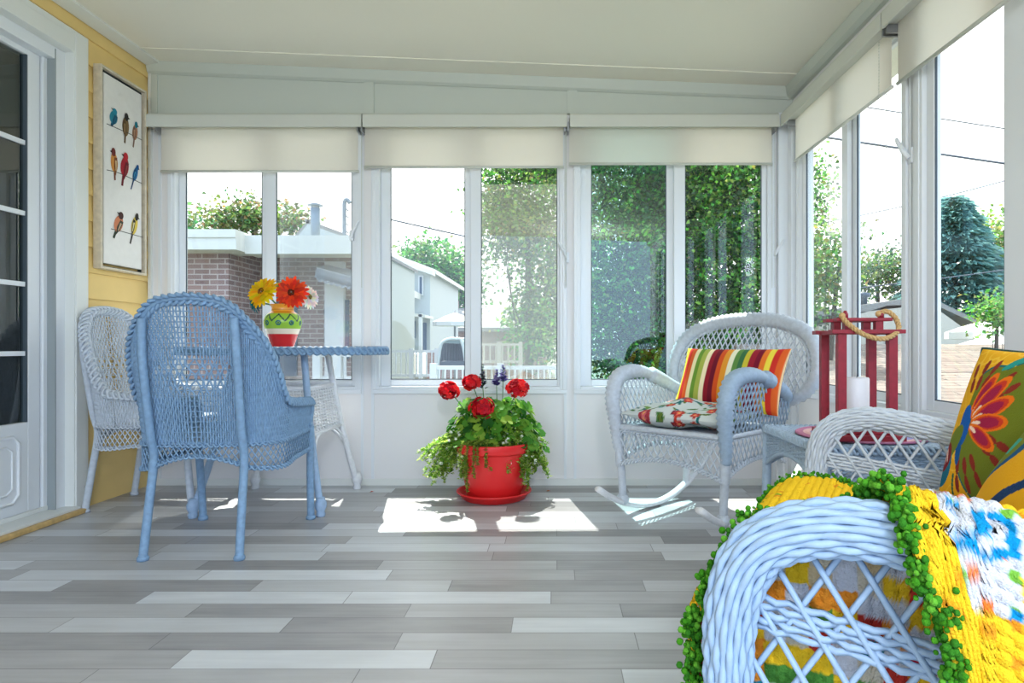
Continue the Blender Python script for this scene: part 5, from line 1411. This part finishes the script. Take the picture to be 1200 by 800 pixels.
for k in range(6): b.tube([V((.1*math.cos(k), .1*math.sin(k), 0)), V((.3*math.cos(k), .2*math.sin(k), .95))], .012, 5)
b.build('stems', BARK, t)

# ------------------------------------------------------------------ outdoors to the right
def conifer(label, px, py_top, Y, rb, seed, n=9000):
    rg = random.Random(seed); base = P(px, 404, Y)+V((0, 0, GZ0-CH)); H = HZ(py_top, Y)-GZ0; t = thing('spruce_tree', label, 'tree', base); b = MB()
    for i in range(n):
        k = rg.random()**.75; z = .4+(H-.4)*k; tier = (z*2.4) % 1.0; r = rb*(1-k)**.75*(.72+.34*(1-tier))*rg.uniform(.35, 1.12)+.03; a = rg.random()*6.283
        p = V((r*math.cos(a), r*math.sin(a), z-.18*r)); d = V((math.cos(a), math.sin(a), -.25+rg.uniform(-.3, .3)))
        b.leaf(p, d, V((rg.uniform(-.4, .4), rg.uniform(-.4, .4), 1)), rg.uniform(.22, .42), rg.uniform(.09, .16), lin(rg.choice([(104, 150, 146), (122, 168, 164), (84, 130, 128), (146, 186, 174)])))
    b.build('foliage', LEAFT, t, smooth=False); b = MB(); b.tube([V((0, 0, 0)), V((0, 0, H*.95))], [.16, .02], 8); b.build('trunk', BARK, t)
conifer('tall blue-green spruce in the right-hand side window', 1118, 232, 18.5, 2.5, 41, 14000)
YG = [(112, 146, 62), (140, 168, 76), (90, 128, 58), (160, 180, 90)]
tree('leafy_tree', 'yellow-green tree right of the blue-green spruce', P(1176, 404, 23)+V((0, 0, GZ0-CH)), [(P(1166, 285, 23), (1.0, 1.2, 1.2)), (P(1192, 300, 23), (1.2, 1.2, 1.5)), (P(1178, 345, 23), (1.0, 1.0, 1.1))], 4200, .17, YG, .12, 42)
tree('leafy_tree', 'airy birch-like tree left of the stile in the window behind the lantern', P(968, 404, 8)+V((0, 0, GZ0-CH)), [(P(968, 285, 8), (.26, .4, .34)), (P(972, 320, 8), (.34, .4, .32)), (P(966, 350, 8), (.24, .4, .28)), (P(1012, 262, 8), (.11, .16, .10)), (P(1008, 285, 8), (.10, .16, .10))], 1500, .068, YG+[(84, 120, 66)], .05, 43)
tree('leafy_tree', 'round dark green tree above the pale garage roof', P(1030, 404, 20)+V((0, 0, GZ0-CH)), [(P(1030, 325, 20), (.95, 1, .7)), (P(1040, 310, 20), (.63, .8, .5)), (P(1014, 335, 20), (.44, .5, .5))], 2600, .12, [(66, 104, 52), (84, 122, 60), (128, 150, 70), (60, 92, 50)], .1, 44)
tree('shrub', 'bright green shrub beside the parasols in the right-hand side window', P(1165, 404, 8.6)+V((0, 0, GZ0-CH)), [(P(1163, 358, 8.6), (.2, .25, .28)), (P(1176, 372, 8.6), (.2, .25, .25))], 900, .065, [(126, 172, 84), (104, 152, 74)], .04, 45, 'shrub')
# garage with a pale gabled roof
t = thing('garage', 'pale garage with a low white gable behind the lantern', 'garage', P(1040, 404, 13)+V((0, 0, GZ0-CH))); o_ = P(1040, 404, 13)+V((0, 0, GZ0-CH)); Q = lambda px, py, Y=13: P(px, py, Y)-o_
b = MB(); b.prism([Q(960, 455), Q(1140, 455), Q(1140, 392), Q(1090, 356), Q(1040, 358), Q(960, 382)], (0, 4, 0)); b.build('wall', mat('cream_stucco', (180, 174, 162), .8), t, smooth=False)
b = MB(); b.prism([Q(950, 366), Q(1060, 350), Q(1094, 350), Q(1152, 378), Q(1152, 383), Q(1094, 356), Q(950, 372)], (0, 4.6, 0)); b.build('roof', ROOFG, t, smooth=False)
b = MB(); p = Q(1044, 402); b.box(p.x-.12, -.03, p.z-.14, p.x+.1, -.005, p.z+.14); b.build('window', M['dark'], t, smooth=False)
b = MB(); p = Q(1029, 352); b.lathe([(.07, -.1), (.07, .1), (.13, .12), (.13, .2), (1e-6, .22)], 12, (p.x, .6, p.z)); b.build('roof_vent', mat('slate_grey_metal', (74, 86, 98), .5), t)
# brick terrace wall under the garage roof line and shingled roof close by
def shingle_mat():
    m, n, b_ = new_mat('beige_roof_shingle'); tc_ = n.nodes.new('ShaderNodeTexCoord'); g_ = NT(n); s_ = n.nodes.new('ShaderNodeSeparateXYZ'); n.links.new(tc_.outputs['Object'], s_.inputs[0])
    br = n.nodes.new('ShaderNodeTexBrick'); c_ = n.nodes.new('ShaderNodeCombineXYZ'); n.links.new(s_.outputs[0], c_.inputs[0]); n.links.new(g_.math('MULTIPLY', s_.outputs[1], 1.0), c_.inputs[1]); n.links.new(c_.outputs[0], br.inputs['Vector'])
    br.inputs['Scale'].default_value = 1; br.inputs['Brick Width'].default_value = .5; br.inputs['Row Height'].default_value = .13; br.inputs['Mortar Size'].default_value = .012
    br.inputs['Color1'].default_value = (*lin((122, 110, 98)), 1); br.inputs['Color2'].default_value = (*lin((106, 95, 85)), 1); br.inputs['Mortar'].default_value = (*lin((80, 71, 65)), 1)
    n.links.new(br.outputs[0], b_.inputs['Base Color']); b_.inputs['Roughness'].default_value = .9; return m
t = thing('shed', 'low outbuilding with a beige shingled roof just outside the right wall', 'outbuilding', (4.0, 6.6, GZ0)); o_ = V((4.0, 6.6, GZ0))
e0, e1 = 5.2, 9.2; z0, z1 = .05, .72
b = MB(); b.prism([V((2.15, e0, z0))-o_, V((9.0, e0, z0))-o_, V((7.4, e1, z1))-o_, V((2.6, e1, z1))-o_], (0, 0, .06)); b.build('roof', shingle_mat(), t, smooth=False)
b = MB(); b.box(2.4-4, e0+.3-6.6, 0, 8.6-4, e1-.1-6.6, .98); b.build('wall', mat('tan_board', (190, 176, 160), .8), t, smooth=False)
b = MB(); b.box(2.15-4, e0-6.6-.06, z0-GZ0-.1, 9-4, e0-6.6, z0-GZ0+.05); b.build('gutter', mat('brown_gutter', (120, 108, 100), .6), t, smooth=False)
parasol('upper white garden parasol in the right-hand side window', 1150, 376, 389, 38, 11, 2)
parasol('lower white garden parasol in front of the other one, in the right-hand side window', 1163, 392, 406, 42, 10, 3)
# overhead wires
WIRE = mat('black_cable', (70, 78, 90), .6)
def wire(label, a, c, sag, r):
    a, c = V(a), V(c); b = MB(); pts = [a.lerp(c, i/24)-V((0, 0, sag*4*(i/24)*(1-i/24))) for i in range(25)]; mid = (a+c)/2; single('power_line', b, WIRE, label, 'power line', (a+c)/2, 'power lines outside') if False else None
    b.tube(pts, r, 5); return single('power_line', b, WIRE, label, 'power line', mid, 'power lines outside')
wire('thickest dark power line, second from the top in the right-hand side windows', P(900, 151, 9), P(1290, 208, 9), 0, .016)
wire('thin topmost power line crossing the right-hand side windows', P(940, 114, 12), P(1290, 168, 12), 0, .011)
wire('thin power line rising to the right above the tall spruce', P(900, 272, 11), P(1290, 178, 11), .12, .010)
wire('pale power line crossing in front of the spruce, low in the side windows', P(930, 344, 8.5), P(1290, 298, 8.5), .05, .008)
wire('single power line sloping down in the left half of the middle back window', P(428, 250.5, 20), P(640, 298, 20), 0, .028)
